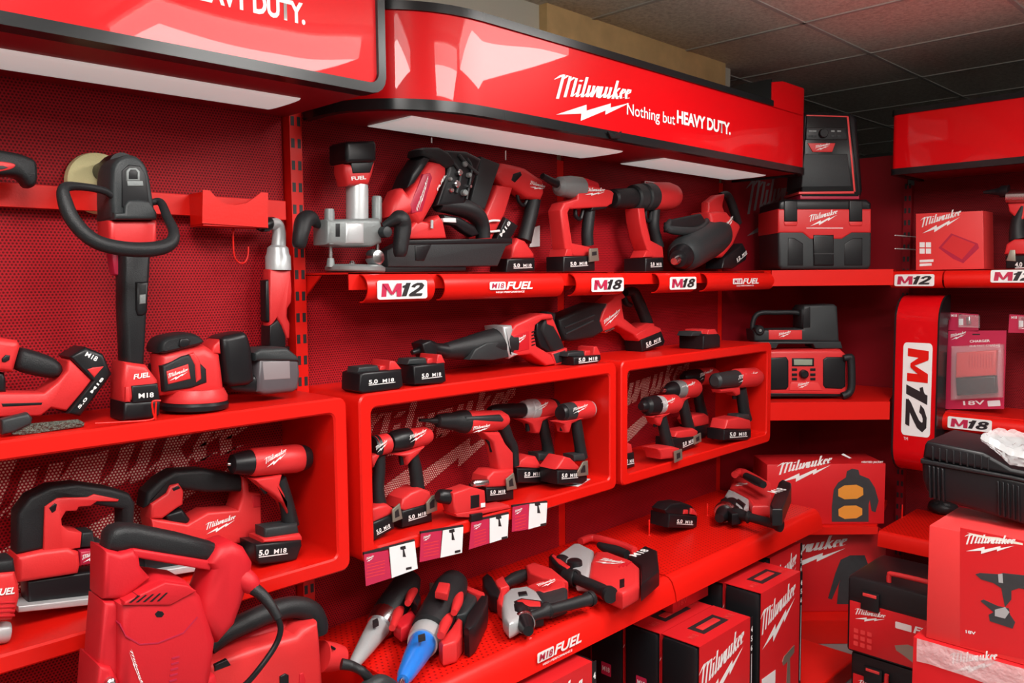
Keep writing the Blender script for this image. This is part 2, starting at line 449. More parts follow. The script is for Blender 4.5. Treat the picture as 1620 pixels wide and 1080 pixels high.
class Tool:
    """an Empty with its own upright (or lying) frame; photo outlines are carried onto a plane of that frame at its real distance"""
    def __init__(s, name, label, cat, origin, yaw=0.0, group=None, frame=None, kind=None):
        s.O = Vector(origin)
        if frame is None:
            a = math.radians(yaw)
            X = Vector((math.cos(a), math.sin(a), 0)); Y = Vector((-math.sin(a), math.cos(a), 0)); Z = Vector((0, 0, 1))
        else: X, Y, Z = frame
        s.X, s.Y, s.Z = X, Y, Z
        s.root = bpy.data.objects.new(name, None); COL.objects.link(s.root)
        s.root.empty_display_size = 0.05
        s.root.matrix_world = Matrix(((X.x, Y.x, Z.x, s.O.x), (X.y, Y.y, Z.y, s.O.y), (X.z, Y.z, Z.z, s.O.z), (0, 0, 0, 1)))
        tag(s.root, label, cat, group, kind)
    def p(s, u, v, dy=0.0):
        r = ray(u, v); o = s.O + s.Y * dy
        t = (o - CAM).dot(s.Y) / r.dot(s.Y)
        q = CAM + r * t - s.O
        return (q.dot(s.X), q.dot(s.Z))
    def mpp(s, u, v):
        r = ray(u, v); t = (s.O - CAM).dot(s.Y) / r.dot(s.Y)
        return t / F
    def slab(s, name, m, pts, w, r=0.004, dy=0.0, sm=0, parent=None, front=True):
        q = [s.p(u, v, dy - (w / 2 if front else 0)) for u, v in pts]
        if sm: q = smooth_poly(q, sm)
        bm = bmesh.new(); add_slab(bm, q, dy - w / 2, dy + w / 2, r)
        return finish(bm, name, m, parent or s.root)
    def tube(s, name, m, pts, wide=1.0, dy=0.0, seg=14, parent=None, caps=True):
        q = []
        for t in pts:
            d = dy + (t[3] if len(t) > 3 else 0)
            x, z = s.p(t[0], t[1], d); q.append((x, d, z, t[2] * s.mpp(t[0], t[1])))
        bm = bmesh.new(); add_tube(bm, q, seg, wide, 0, caps)
        return finish(bm, name, m, parent or s.root)
    def lathe(s, name, m, a, b, prof, dy=0.0, dyb=None, seg=24, parent=None, sq=1.0):
        """prof: (fraction along a->b, radius in photo px at the middle)"""
        dyb = dy if dyb is None else dyb
        A = s.p(*a, dy); B = s.p(*b, dyb)
        A = Vector((A[0], dy, A[1])); B = Vector((B[0], dyb, B[1])); L = (B - A).length
        k = s.mpp((a[0] + b[0]) / 2, (a[1] + b[1]) / 2)
        bm = bmesh.new(); add_lathe(bm, A, B, [(t * L, r * k) for t, r in prof], seg, 0, sq)
        return finish(bm, name, m, parent or s.root)
    def box(s, name, m, lo, hi, bevel=0.004, parent=None):
        bm = bmesh.new(); add_box(bm, lo, hi, 0, bevel)
        return finish(bm, name, m, parent or s.root)
    def print(s, name, mesh, m, a, b, h, dy, parent=None, lean=0.0, eps=0.0008):
        """print from pixel a (lower left) to b (lower right), h photo px tall, on the plane at depth dy"""
        A = Vector((s.p(*a, dy)[0], dy, s.p(*a, dy)[1])); B = Vector((s.p(*b, dy)[0], dy, s.p(*b, dy)[1]))
        C = s.p(a[0] + lean, a[1] - h, dy); C = Vector((C[0], dy, C[1]))
        return decal(parent or s.root, name, mesh, m, A, B - A, C - A, eps)
    def settle(s, z):
        """lower or lift the thing until its lowest point rests at height z"""
        bpy.context.view_layer.update()
        lo = min((o.matrix_world @ v.co).z for o in s.root.children_recursive if o.type == 'MESH' for v in o.data.vertices)
        s.root.location.z += z - lo
        bpy.context.view_layer.update()
        return s
# ================================================================ the room
WALLY, WALLX, FARX, FARY = 1.95, 3.25, 6.5, 4.6
def struct(name, lo, hi, m, bevel=0):
    bm = bmesh.new(); add_box(bm, lo, hi, 0, bevel)
    o = finish(bm, name, m, None, smooth=False); o['kind'] = 'structure'
    return o
X0, Y0 = -3.2, -4.2
struct('floor', (X0, Y0, -0.1), (FARX, FARY, 0), 'floorgrey')
struct('wall_left', (X0, WALLY, 0), (WALLX + .1, WALLY + .1, CEIL), 'cream')
struct('wall_right', (FARX, Y0, 0), (FARX + .1, FARY, CEIL), 'farwall')
struct('wall_far', (WALLX, FARY, 0), (FARX + .1, FARY + .1, CEIL), 'farwall')
struct('wall_return', (WALLX, WALLY + .1, 0), (WALLX + .1, FARY, CEIL), 'farwall')
struct('wall_front', (X0, Y0 - .1, 0), (FARX, Y0, CEIL), 'plaster')
struct('wall_back', (X0 - .1, Y0, 0), (X0, WALLY, CEIL), 'plaster')
struct('trim_1', (2.10, WALLY - .035, CEIL - .17), (WALLX, WALLY, CEIL), 'wood')
def ceiling():
    bm = bmesh.new()
    xs = [2.345 + .6 * k for k in range(-9, 7)]; ys = [1.415 - .6 * k for k in range(-5, 10)]
    add_box(bm, (X0, Y0, CEIL), (FARX, FARY, CEIL + .05), 0)
    for x in xs:
        if X0 < x < FARX - .02: add_box(bm, (x - .008, Y0, CEIL - .004), (x + .008, WALLY if x < WALLX else FARY, CEIL + .001), 1)
    for y in ys:
        if Y0 < y < FARY - .02: add_box(bm, (X0 if y < WALLY else WALLX + .1, y - .008, CEIL - .004), (FARX, y + .008, CEIL + .001), 1)
    o = finish(bm, 'ceiling', ['ceiling_tile', 'plaster'], None, smooth=False); o['kind'] = 'structure'
ceiling()
for i, (lx, ly, lw) in enumerate(LAMPS):
    r = Tool('ceiling_light', 'square light panel with a pale frame and deepened glowing sides under the tiled ceiling', 'ceiling light', (lx, ly, CEIL), 0, 'ceiling light panels').root
    bm = bmesh.new()
    for a, b in (((-.3, -.3), (.3, -.275)), ((-.3, .275), (.3, .3)), ((-.3, -.275), (-.275, .275)), ((.275, -.275), (.3, .275))):
        add_box(bm, (a[0], a[1], -.03), (b[0], b[1], -.0005))
    finish(bm, 'frame', 'white', r, smooth=False)
    bm = bmesh.new(); add_box(bm, (-.274, -.274, -.110), (.274, .274, -.031)); finish(bm, 'diffuser', 'glow', r, smooth=False)  # extra depth added so the glowing sides brighten the ceiling

# ================================================================ the gondola along the left wall
BAYS = [(0.07, 1.030), (1.07, 2.018), (2.052, 3.013)]
BACK = 1.80
def post(x, y, label, yaw=0, slots=True):
    t = Tool('upright_post', label, 'upright', (x, y, 0), yaw, 'slotted shelving uprights')
    bm = bmesh.new(); add_box(bm, (-.016, -.030 if slots else .001, 0), (.016, .02, 2.10 if yaw == 0 and slots else 1.88), 0)
    for k in range(36 if slots else 0):
        z = .15 + k * .052
        for s in (-1, 1): add_box(bm, (s * .0085 - .0045, -.0306, z), (s * .0085 + .0045, -.0295, z + .022), 1)
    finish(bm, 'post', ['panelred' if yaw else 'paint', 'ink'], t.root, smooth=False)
post(0.052, BACK, 'red slotted steel upright behind the tools at the far left')
post(1.05, BACK, 'red slotted steel upright between the hanging polisher and the router')
post(2.035, BACK, 'red slotted steel upright behind the row of drills under the long sign', 0, False)
post(3.03, BACK, 'red slotted steel upright beside the corner unit', 0, False)
for (x0, x1), lab in zip(BAYS, ('red perforated steel back panel behind the hanging polisher', 'red perforated steel back panel behind the router and the nailers',
                                'red perforated steel back panel behind the large impact wrench')):
    bm = bmesh.new(); add_box(bm, (x0, BACK, .05), (x1, BACK + .012, 2.06), 0)
    tag(finish(bm, 'back_panel', 'perf', None, smooth=False), lab, 'back panel', 'perforated back panels')
# plain corner panels
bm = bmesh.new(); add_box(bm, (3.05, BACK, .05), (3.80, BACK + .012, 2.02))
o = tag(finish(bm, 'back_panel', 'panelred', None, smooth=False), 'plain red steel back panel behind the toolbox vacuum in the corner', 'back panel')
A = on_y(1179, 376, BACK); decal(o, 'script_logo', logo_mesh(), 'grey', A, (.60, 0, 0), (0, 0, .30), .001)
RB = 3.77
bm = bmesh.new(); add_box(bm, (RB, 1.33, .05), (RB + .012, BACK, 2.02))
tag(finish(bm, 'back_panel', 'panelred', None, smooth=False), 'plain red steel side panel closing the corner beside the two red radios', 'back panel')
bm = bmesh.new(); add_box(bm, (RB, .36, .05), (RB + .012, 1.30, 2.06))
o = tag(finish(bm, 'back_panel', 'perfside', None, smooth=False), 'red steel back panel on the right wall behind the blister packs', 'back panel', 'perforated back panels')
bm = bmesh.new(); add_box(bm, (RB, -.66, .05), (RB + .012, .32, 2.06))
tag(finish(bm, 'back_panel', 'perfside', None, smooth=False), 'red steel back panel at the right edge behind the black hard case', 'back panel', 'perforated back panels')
post(RB, 1.315, 'red slotted steel upright at the start of the right wall', -90)
post(RB, 0.34, 'red slotted steel upright on the right wall near the edge of the photo', -90)

# ---------------------------------------------------------------- display boxes
BZ0, BZ1, BF = 0.84, 1.237, 1.56
def rrect(x0, z0, x1, z1, r, n=5):
    out = []
    for cx, cz, a0 in ((x1 - r, z1 - r, 0), (x0 + r, z1 - r, 90), (x0 + r, z0 + r, 180), (x1 - r, z0 + r, 270)):
        for k in range(n): a = math.radians(a0 + 90 * k / (n - 1)); out.append((cx + r * math.cos(a), cz + r * math.sin(a)))
    return out
def display_box(x0, x1, label, big=(.67, .32, .07, .035)):
    t = Tool('display_box', label, 'display shelf', ((x0 + x1) / 2, BACK, BZ0), 0, 'wall mounted display boxes')
    h = (x1 - x0) / 2; H = BZ1 - BZ0; D = BACK - BF
    bm = bmesh.new()
    o = rrect(-h, 0, h, H, .022); i = rrect(-h + .034, .034, h - .034, H - .034, .014)
    n = len(o); r = .004
    def ring(poly, y, d=0): return [bm.verts.new((x, y, z)) for x, z in (inset(poly, d) if d else poly)]
    seq = [ring(o, -.003), ring(o, -D + r), ring(o, -D, r), ring(i, -D, -r), ring(i, -D + r), ring(i, -.003)]
    for a, b in zip(seq, seq[1:] + seq[:1]):
        for k in range(n): bm.faces.new((a[k], a[(k + 1) % n], b[(k + 1) % n], b[k]))
    finish(bm, 'frame', 'paint', t.root)
    bm = bmesh.new(); add_box(bm, (-h + .03, -.010, .03), (h - .03, -.004, H - .03)); finish(bm, 'back_sheet', 'perf', t.root, smooth=False)
    lw, lh, lx, lz = big
    me = logo_mesh().copy(); me.name = 'perforated_logo'
    for v in me.vertices: v.co.x *= lw; v.co.z *= lh; v.co.y *= .1
    decal(t.root, 'script_logo', me, 'perflogo', (-h + lx, -.010, lz), (1, 0, 0), (0, 0, 1), .0012)
    return t
display_box(0.085, 1.035, 'red display box at left holding the two jigsaws and the heat gun', (.82, .345, -.02 + .034, .036))
display_box(1.068, 2.022, 'middle red display box holding drills and impact drivers above the price cards')
display_box(2.046, 3.018, 'right-hand red display box holding four impact drivers next to the corner')

# ---------------------------------------------------------------- upper shelf with rounded label covers
def c_profile(n=9):
    out = []
    for k in range(n):
        a = math.radians(100 - 200 * k / (n - 1))
        out.append((-.030 * math.cos(a) if abs(a) < 1.8 else 0, .0335 * math.sin(a)))
    return out
def cover(t, x0, x1, y, z, sheet=.003):
    """rounded strip: C section, open at the ends; x local"""
    prof = c_profile(13); bm = bmesh.new()
    def row(x, off):
        return [bm.verts.new((x, y + py * (1 - off / .03), z + pz * (1 - off / .034))) for py, pz in prof]
    A, B, C, D = row(x0, 0), row(x1, 0), row(x1, sheet), row(x0, sheet)
    for p, q in ((A, B), (B, C), (C, D), (D, A)):
        for k in range(len(prof) - 1): bm.faces.new((p[k], p[k + 1], q[k + 1], q[k]))
    for k in (0, len(prof) - 1): bm.faces.new((A[k], B[k], C[k], D[k]))
    o = finish(bm, 'label_cover', 'paint', t.root, angle=60)
    return o
def badge(t, par, x0, x1, y, z, body, h=.040):
    """white plate with a red M and black figures on the round front"""
    decal(par, 'badge', plate_mesh(.05, .12), 'white', (x0, y - .0305, z - h / 2), (x1 - x0, 0, 0), (0, 0, h), .001)
    w = x1 - x0
    decal(par, 'badge_letter', letter_m(), 'pinkred', (x0 + w * .07, y - .0305, z - h * .36), (w * .40, 0, 0), (0, 0, h * .70), .0018)
    decal(par, 'badge_figures', digits_mesh(body), 'ink', (x0 + w * .47, y - .0305, z - h * .36), (w * .47, 0, 0), (0, 0, h * .72), .0018)
def fuel(par, x0, x1, y, z, h=.022):
    w = x1 - x0
    decal(par, 'lettering_plate', plate_mesh(.08, .15), 'white', (x0, y, z - h * .35), (w * .36, 0, 0), (0, 0, h * .95), .001)
    decal(par, 'badge_letter', text_mesh('M18', .02, .2), 'crimson', (x0 + w * .04, y, z - h * .2), (w * .28, 0, 0), (0, 0, h * .65), .0018)
    decal(par, 'lettering', text_mesh('FUEL', .03, .25), 'white', (x0 + w * .37, y, z - h * .35), (w * .63, 0, 0), (0, 0, h * .95), .0012)
    decal(par, 'lettering', text_mesh('HIGH PERFORMANCE', .02), 'white', (x0 + w * .14, y, z - h * .75), (w * .66, 0, 0), (0, 0, h * .22), .0012)
SZ = 1.516     # top of the tray
SF = 1.592
def upper_shelf(x0, x1, label):
    t = Tool('wall_shelf', label, 'shelf', (0, 0, 0), 0, 'upper wall shelves')
    bm = bmesh.new()
    add_box(bm, (x0, SF, SZ - .004), (x1, BACK, SZ), 0)
    add_box(bm, (x0, SF, SZ - .040), (x1, SF + .003, SZ - .0005), 0)
    for x in (x0, x1 - .004): add_slab(bm, [(BACK - .09, SZ - .006), (BACK - .001, SZ - .006), (BACK - .001, SZ - .06), (BACK - .02, SZ - .055)], x, x + .004, 0, lambda p, q, r: (q, p, r))
    finish(bm, 'tray', 'paint', t.root, smooth=False)
    return t
cz = SZ - .037; cy = SF - .003
t = upper_shelf(1.07, 2.018, 'red wall shelf under the long sign carrying the router and the nailers')
def cx_(u): return on_y(u, 450, cy - .02).x
c = cover(t, cx_(578), cx_(684), cy, cz); badge(t, c, cx_(592), cx_(671), cy, cz - .004, '12', .044)
c = cover(t, cx_(700), cx_(888), cy, cz); fuel(c, cx_(770), cx_(838), cy - .0305, cz - .002)
c = cover(t, cx_(908), cx_(984), cy, cz); badge(t, c, cx_(931), cx_(982), cy, cz - .002, '18', .042)
t = upper_shelf(2.052, 3.01, 'red wall shelf beside the corner carrying the large impact wrench')
c = cover(t, cx_(1040), cx_(1098), cy, cz); badge(t, c, cx_(1055), cx_(1097), cy, cz - .002, '18', .042)
c = cover(t, cx_(1116), cx_(1222), cy, cz); fuel(c, cx_(1155), cx_(1196), cy - .0305, cz - .002)

# corner shelves (front edge runs across the corner)
def corner_shelf(z, label, h=.06, f0=(3.03, 1.575), f1=(3.365, 1.235)):
    bm = bmesh.new()
    poly = [f0, (3.045, BACK - .002), (RB - .002, BACK - .002), (RB - .002, f1[1] + .115), f1]
    vs = []
    for zz in (z - .02, z): vs.append([bm.verts.new((x, y, zz)) for x, y in poly])
    n = len(poly)
    for k in range(n): bm.faces.new((vs[0][k], vs[0][(k + 1) % n], vs[1][(k + 1) % n], vs[1][k]))
    bm.faces.new(vs[0]); bm.faces.new(vs[1])
    # front lip
    d = (Vector((f1[0], f1[1], 0)) - Vector((f0[0], f0[1], 0))).normalized(); nn = Vector((d.y, -d.x, 0))
    if nn.dot(Vector((-1, -1, 0))) < 0: nn = -nn
    p = [Vector((f0[0], f0[1], 0)), Vector((f1[0], f1[1], 0))]
    w = []
    for q in (p[0], p[1], p[1] + nn * .012, p[0] + nn * .012):
        w.append((bm.verts.new((q.x, q.y, z - h)), bm.verts.new((q.x, q.y, z))))
    for k in range(4): a, b = w[k], w[(k + 1) % 4]; bm.faces.new((a[0], b[0], b[1], a[1]))
    bm.faces.new([a[0] for a in w]); bm.faces.new([a[1] for a in w])
    tag(finish(bm, 'corner_shelf', 'paint', None, smooth=False), label, 'shelf', 'corner shelves')
corner_shelf(1.520, 'red angled corner shelf under the toolbox vacuum', .062)
corner_shelf(0.995, 'red angled corner shelf under the red jobsite radio', .072)
corner_shelf(0.485, 'red angled corner shelf under the upper heated jacket carton', .03, (3.035, 1.572), (3.345, 1.262))
corner_shelf(0.098, 'red angled corner shelf under the lower jacket carton', .096, (3.045, 1.56), (3.365, 1.235))

# ---------------------------------------------------------------- deep lower shelves
LZ, LF = 0.60, 1.385
def lower_shelf(x0, x1, label, z=LZ, front=LF):
    t = Tool('deep_shelf', label, 'shelf', (0, 0, 0), 0, 'deep lower shelves')
    bm = bmesh.new(); add_box(bm, (x0, front, z - .006), (x1, BACK - .002, z)); finish(bm, 'tray', 'perfshelf', t.root, smooth=False)
    # rolled lip
    prof = [(front, z - .006), (front, z), (front - .012, z - .003), (front - .024, z - .014), (front - .036, z - .044), (front - .040, z - .070), (front - .036, z - .072), (front - .031, z - .045), (front - .012, z - .012)]
    bm = bmesh.new(); a = [bm.verts.new((x0, y, q)) for y, q in prof]; b = [bm.verts.new((x1, y, q)) for y, q in prof]; n = len(prof)
    for k in range(n): bm.faces.new((a[k], a[(k + 1) % n], b[(k + 1) % n], b[k]))
    bm.faces.new(a); bm.faces.new(b)
    finish(bm, 'front_lip', 'paint', t.root, angle=50)
    for x in (x0, x1 - .004):
        bm = bmesh.new(); add_slab(bm, [(front - .01, z - .012), (BACK - .003, z - .006), (BACK - .003, z - .12), (front + .06, z - .06)], x, x + .004, 0, lambda p, q, r: (q, p, r))
        finish(bm, 'side_bracket', 'paint', t.root, smooth=False)
    return t
tB = lower_shelf(1.066, 2.030, 'deep red perforated shelf with the blue-nosed grinder and the rotary hammers')
lower_shelf(2.036, 3.030, 'deep red perforated shelf with one loose battery, ending at the corner')
lower_shelf(0.07, 1.034, 'deep red shelf at left under the large corded tools', .50)
# lettering on the lip
def lip_pt(u, v): return on_y(u, v, LF - .037)
a = lip_pt(848, 1030); b = lip_pt(918, 1000)
_w = b.x - a.x
for nm, me, mm, x, w, z, h in (('lettering_plate', plate_mesh(.08, .15), 'white', 0, .36, 0, .026), ('badge_letter', text_mesh('M18', .02, .2), 'crimson', .03, .3, .004, .018),
                            ('lettering', text_mesh('FUEL', .03, .25), 'white', .37, .63, 0, .026), ('lettering', text_mesh('HIGH PERFORMANCE', .02), 'white', .12, .66, -.012, .006)):
    decal(tB.root, nm, me, mm, (a.x + x * _w, LF - .0385 + (-.002 if mm == 'crimson' else 0), .552 + z), (w * _w, 0, 0), (0, 0, h), .003)
# base deck
for x0, x1, lab in ((1.066, 2.03, 'red base deck under the tall stack of tool cartons'), (2.036, 3.03, 'red base deck whose end shows below the cartons near the corner'), (0.07, 1.034, 'red base deck at far left below the corded tools')):
    bm = bmesh.new(); add_box(bm, (x0, 1.20, .0), (x1, BACK, .07), 0, .006)
    tag(finish(bm, 'base_deck', 'paint', None, smooth=False), lab, 'base shelf', 'base decks')

# ---------------------------------------------------------------- illuminated headers
def header(name, label, path, z0, z1, rise=None):
    """path: plan points from one end to the other; red face with black rims, hollow top"""
    t = Tool(name, label, 'sign', (0, 0, 0), 0)
    full = path
    def wall(bm, off, za, zb, th, k0=0, k1=None, up=None):
        A = []
        path = full[k0:k1]
        n = len(path)
        for i, p in enumerate(path):
            a = Vector(path[max(i - 1, 0)]); b = Vector(path[min(i + 1, n - 1)]); d = (b - a).normalized(); nn = Vector((d.y, -d.x))
            q = Vector(p) + nn * off; r = Vector(p) + nn * (off - th)
            zz = zb + (up[k0 + i] if up else 0)
            A.append([bm.verts.new((q.x, q.y, za)), bm.verts.new((q.x, q.y, zz)), bm.verts.new((r.x, r.y, zz)), bm.verts.new((r.x, r.y, za))])
        for a, b in zip(A, A[1:]):
            for k in range(4): bm.faces.new((a[k], a[(k + 1) % 4], b[(k + 1) % 4], b[k]))
        bm.faces.new(A[0]); bm.faces.new(A[-1])
    bm = bmesh.new(); wall(bm, 0, z0 + .012, z1 - .012, .004); finish(bm, 'face', 'sign', t.root, angle=50)
    bm = bmesh.new(); wall(bm, .006, z0 - .012, z0 + .012, .02); finish(bm, 'lower_rim', 'trim', t.root, angle=50)
    kr = rise; bm = bmesh.new()
    inner = []
    for i, p in enumerate(path):
        a = Vector(path[max(i - 1, 0)]); b = Vector(path[min(i + 1, len(path) - 1)]); d = (b - a).normalized(); q = Vector(p) - Vector((d.y, -d.x)) * .006; inner.append((q.x, q.y))
    wall(bm, .006, z1 - .012, z1 + .008, .02, 0, kr); finish(bm, 'upper_rim', 'trim', t.root, angle=50)
    bm = bmesh.new(); vs = [bm.verts.new((p[0], p[1], z0 - .004)) for p in inner]; bm.faces.new(vs)
    r = bmesh.ops.extrude_face_region(bm, geom=bm.faces[:]); bmesh.ops.translate(bm, verts=[g for g in r['geom'] if isinstance(g, bmesh.types.BMVert)], vec=(0, 0, .012))
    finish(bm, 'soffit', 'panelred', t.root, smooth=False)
    bm = bmesh.new(); vs = [bm.verts.new((p[0], p[1], z1 - .05)) for p in inner]; bm.faces.new(vs)
    r = bmesh.ops.extrude_face_region(bm, geom=bm.faces[:]); bmesh.ops.translate(bm, verts=[g for g in r['geom'] if isinstance(g, bmesh.types.BMVert)], vec=(0, 0, .004))
    finish(bm, 'top_tray', 'trim', t.root, smooth=False)
    return t
def arc(cx, cy, rx, ry, a0, a1, n=10):
    return [(cx + rx * math.cos(math.radians(a0 + (a1 - a0) * k / n)), cy + ry * math.sin(math.radians(a0 + (a1 - a0) * k / n))) for k in range(n + 1)]
HF = 1.445
pathB = [(1.074, 1.765)] + arc(1.36, HF + .24, .288, .24, 180, 270) + [(2.772, HF)] + arc(3.005, HF + .06, .06, .06, 270, 360) + [(3.065, 1.765)]
hb = header('long_header_sign', 'long red glossy header sign with curved ends and white lettering above the drills', pathB, 1.893, 2.112, next(i for i, q in enumerate(pathB) if abs(q[0] - 2.772) < 1e-6) + 1)
END = [(2.772, HF), (2.85, HF), (2.95, HF)] + arc(3.005, HF + .06, .06, .06, 270, 360) + [(3.065, 1.70)]
bm = bmesh.new(); n = len(END); rows = []
for i, p in enumerate(END):
    a = Vector(END[max(i - 1, 0)]); b = Vector(END[min(i + 1, n - 1)]); d = (b - a).normalized(); q = Vector(p) - Vector((d.y, -d.x)) * .004
    up = 2.200 if i else 2.185
    rows.append([bm.verts.new((p[0], p[1], 2.098)), bm.verts.new((p[0], p[1], up)), bm.verts.new((q.x, q.y, up)), bm.verts.new((q.x, q.y, 2.098))])
for a, b in zip(rows, rows[1:]):
    for k in range(4): bm.faces.new((a[k], a[(k + 1) % 4], b[(k + 1) % 4], b[k]))
bm.faces.new(rows[0]); bm.faces.new(rows[-1])
finish(bm, 'raised_end', 'sign', hb.root, angle=50)
bm = bmesh.new(); add_box(bm, (2.771, HF + .005, 2.06), (2.777, 1.70, 2.197)); add_box(bm, (2.777, 1.695, 2.06), (3.055, 1.70, 2.197)); finish(bm, 'end_lining', 'trim', hb.root, smooth=False)
def lamp(t, x0, x1, y0, y1, z):
    bm = bmesh.new()
    n = 8; prof = [((y0 + y1) / 2 + (y1 - y0) / 2 * math.cos(math.pi * k / n), z - .005 * math.sin(math.pi * k / n) ** .5) for k in range(n + 1)]
    a = [bm.verts.new((x0, y, q)) for y, q in prof]; b = [bm.verts.new((x1, y, q)) for y, q in prof]
    for k in range(n): bm.faces.new((a[k], a[k + 1], b[k + 1], b[k]))
    bm.faces.new((a[0], b[0], b[-1], a[-1])); bm.faces.new(a); bm.faces.new(b)
    finish(bm, 'lamp_diffuser', 'diffuser', t.root, angle=50)
lamp(hb, 1.25, 2.08, 1.58, 1.76, 1.889)
lamp(hb, 2.30, 2.99, 1.58, 1.76, 1.889)
def hy(u, v, y=HF): return on_y(u, v, y)
def header_print(t, me, m, a, b, h, name, tilt=0.0):
    A = hy(*a); B = hy(*b); C = hy(a[0], a[1] - h)
    decal(t.root, name, me, m, A, (B.x - A.x, 0, (B.x - A.x) * tilt), (0, 0, C.z - A.z), .002)
header_print(hb, logo_mesh(), 'white', (876, 183), (998, 205), 82, 'script_logo')
header_print(hb, text_mesh('Nothing but', .008), 'white', (991, 187), (1067, 201), 24, 'lettering')
header_print(hb, text_mesh('HEAVY DUTY.', .035, 0, .95), 'white', (1070, 195), (1155, 211), 21, 'lettering')
# small broken clip on the lower rim
ck = Tool('torn_clip', 'small torn black plastic clip on the lower rim of the long header sign', 'clip', hy(973, 217, HF - .012), 0)
ck.slab('clip', 'trim', [(962, 208), (972, 213), (984, 207), (981, 219), (968, 219)], .006, .001)

# left header: flat framed panel standing further out
t = Tool('framed_header_sign', 'red glossy header sign with a rounded black frame at the upper left edge', 'sign', (0, 0, 0), 0)
HA = 1.42
def ringmesh(o, i, y0, y1, m, name, par):
    bm = bmesh.new(); n = len(o)
    R_ = [[bm.verts.new((x, y, z)) for x, z in p] for p, y in ((o, y1), (o, y0), (i, y0), (i, y1))]
    for a, b in zip(R_, R_[1:] + R_[:1]):
        for k in range(n): bm.faces.new((a[k], a[(k + 1) % n], b[(k + 1) % n], b[k]))
    return finish(bm, name, m, par, angle=50)
o_ = rrect(0.06, 1.880, 1.050, 2.215, .035); i_ = rrect(0.078, 1.900, 1.032, 2.195, .022)
ringmesh(o_, i_, HA - .012, HA + .03, 'trim', 'frame', t.root)
bm = bmesh.new(); add_slab(bm, i_, HA - .004, HA + .02, 0); finish(bm, 'face', 'sign', t.root)
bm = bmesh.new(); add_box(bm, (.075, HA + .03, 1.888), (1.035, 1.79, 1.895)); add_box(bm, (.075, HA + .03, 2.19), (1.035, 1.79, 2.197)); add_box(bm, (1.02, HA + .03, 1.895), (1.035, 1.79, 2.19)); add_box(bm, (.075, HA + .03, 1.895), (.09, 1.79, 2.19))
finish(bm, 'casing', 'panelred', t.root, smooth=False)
lamp(t, 0.09, 0.955, 1.585, 1.73, 1.888)
A = hy(338, 8, HA); B = hy(481, 41, HA)
decal(t.root, 'lettering', text_mesh('HEAVY DUTY.', .035, 0, .95), 'white', (A.x - .055, HA - .004, B.z), (B.x - A.x + .055, 0, 0), (0, 0, .040), .001)
decal(t.root, 'lettering', text_mesh('Nothing but', .008), 'white', (A.x - .29, HA - .004, B.z - .006), (.22, 0, 0), (0, 0, .048), .001)

# right wall header
path = [(3.735, 1.262), (3.42, 1.262)] + arc(3.42, 1.242, .02, .02, 90, 180, 3)[1:] + [(3.40, -.62), (3.735, -.62)]
path = path[::-1]
hc = header('right_header_sign', 'red header sign with black rims on the right wall', [(p[0], p[1]) for p in path][::-1], 1.903, 2.135)
# ================================================================ shared tool details
LOGO = logo_mesh()
BZT = BZ1     # top of the display boxes
def amp(t, par, a, b, h, dy, txt='5.0', lean=0):
    """white battery lettering inside a thin outline: figures, then a small block"""
    du = b[0] - a[0]; dv = b[1] - a[1]
    def q(f, up=0): return (a[0] + du * f, a[1] + dv * f - up)
    t.print('battery_lettering', text_mesh(txt, .03), 'white', q(0), q(.34), h * .75, dy, par, 0, .0012)
    t.print('battery_lettering', text_mesh('M18', .02), 'white', q(.52), q(.95), h * .62, dy, par, 0, .0012)
    t.print('battery_line', plate_mesh(), 'white', q(.0, -h * .22), q(1.0, -h * .22), h * .12, dy, par, 0, .0012)

# ---------------------------------------------------------------- rail, cradle, hook
RY = 1.765
a = on_y(0, 288, RY); b = on_y(452, 318, RY); c = on_y(452, 348, RY)
bm = bmesh.new(); add_box(bm, (.085, RY, c.z), (b.x, RY + .006, b.z), 0, .001); add_box(bm, (.085, RY + .006, c.z), (.10, BACK - .001, b.z)); add_box(bm, (b.x - .015, RY + .006, c.z), (b.x, BACK - .001, b.z))
tag(finish(bm, 'tool_rail', 'paint', None, smooth=False), 'red steel rail running across the perforated panel behind the polisher', 'rail')
t = Tool('tool_cradle', 'empty red steel cradle with a notched front plate hung on the rail', 'holder', (on_y(370, 350, 1.70).x, 1.70, on_y(370, 350, 1.70).z))
t.slab('front_plate', 'paint', [(321, 300), (332, 301), (343, 313), (357, 323), (372, 325), (390, 321), (402, 313), (413, 304), (424, 305), (424, 360), (320, 353)], .003, 0)
xa = t.p(321, 330)[0]; xb = t.p(424, 330)[0]; z0 = t.p(372, 357)[1]; z1 = t.p(330, 304)[1]
t.box('side_plate', 'paint', (xa, .002, z0), (xa + .003, RY - 1.70 - .001, z1), 0); t.box('side_plate', 'paint', (xb - .003, .002, z0), (xb, RY - 1.70 - .001, z1), 0)
t.box('base_plate', 'paint', (xa, .002, z0 - .002), (xb, RY - 1.70 - .001, z0 + .001), 0)
t = Tool('wire_hook', 'thin red wire hook below the empty cradle', 'hook', on_y(370, 365, 1.74))
t.tube('wire', 'paint', [(371, 352, 1.3, .05), (369, 362, 1.3), (369, 385, 1.3), (371, 405, 1.3), (378, 415, 1.3), (387, 415, 1.3), (392, 405, 1.3), (393, 390, 1.3)], seg=8)

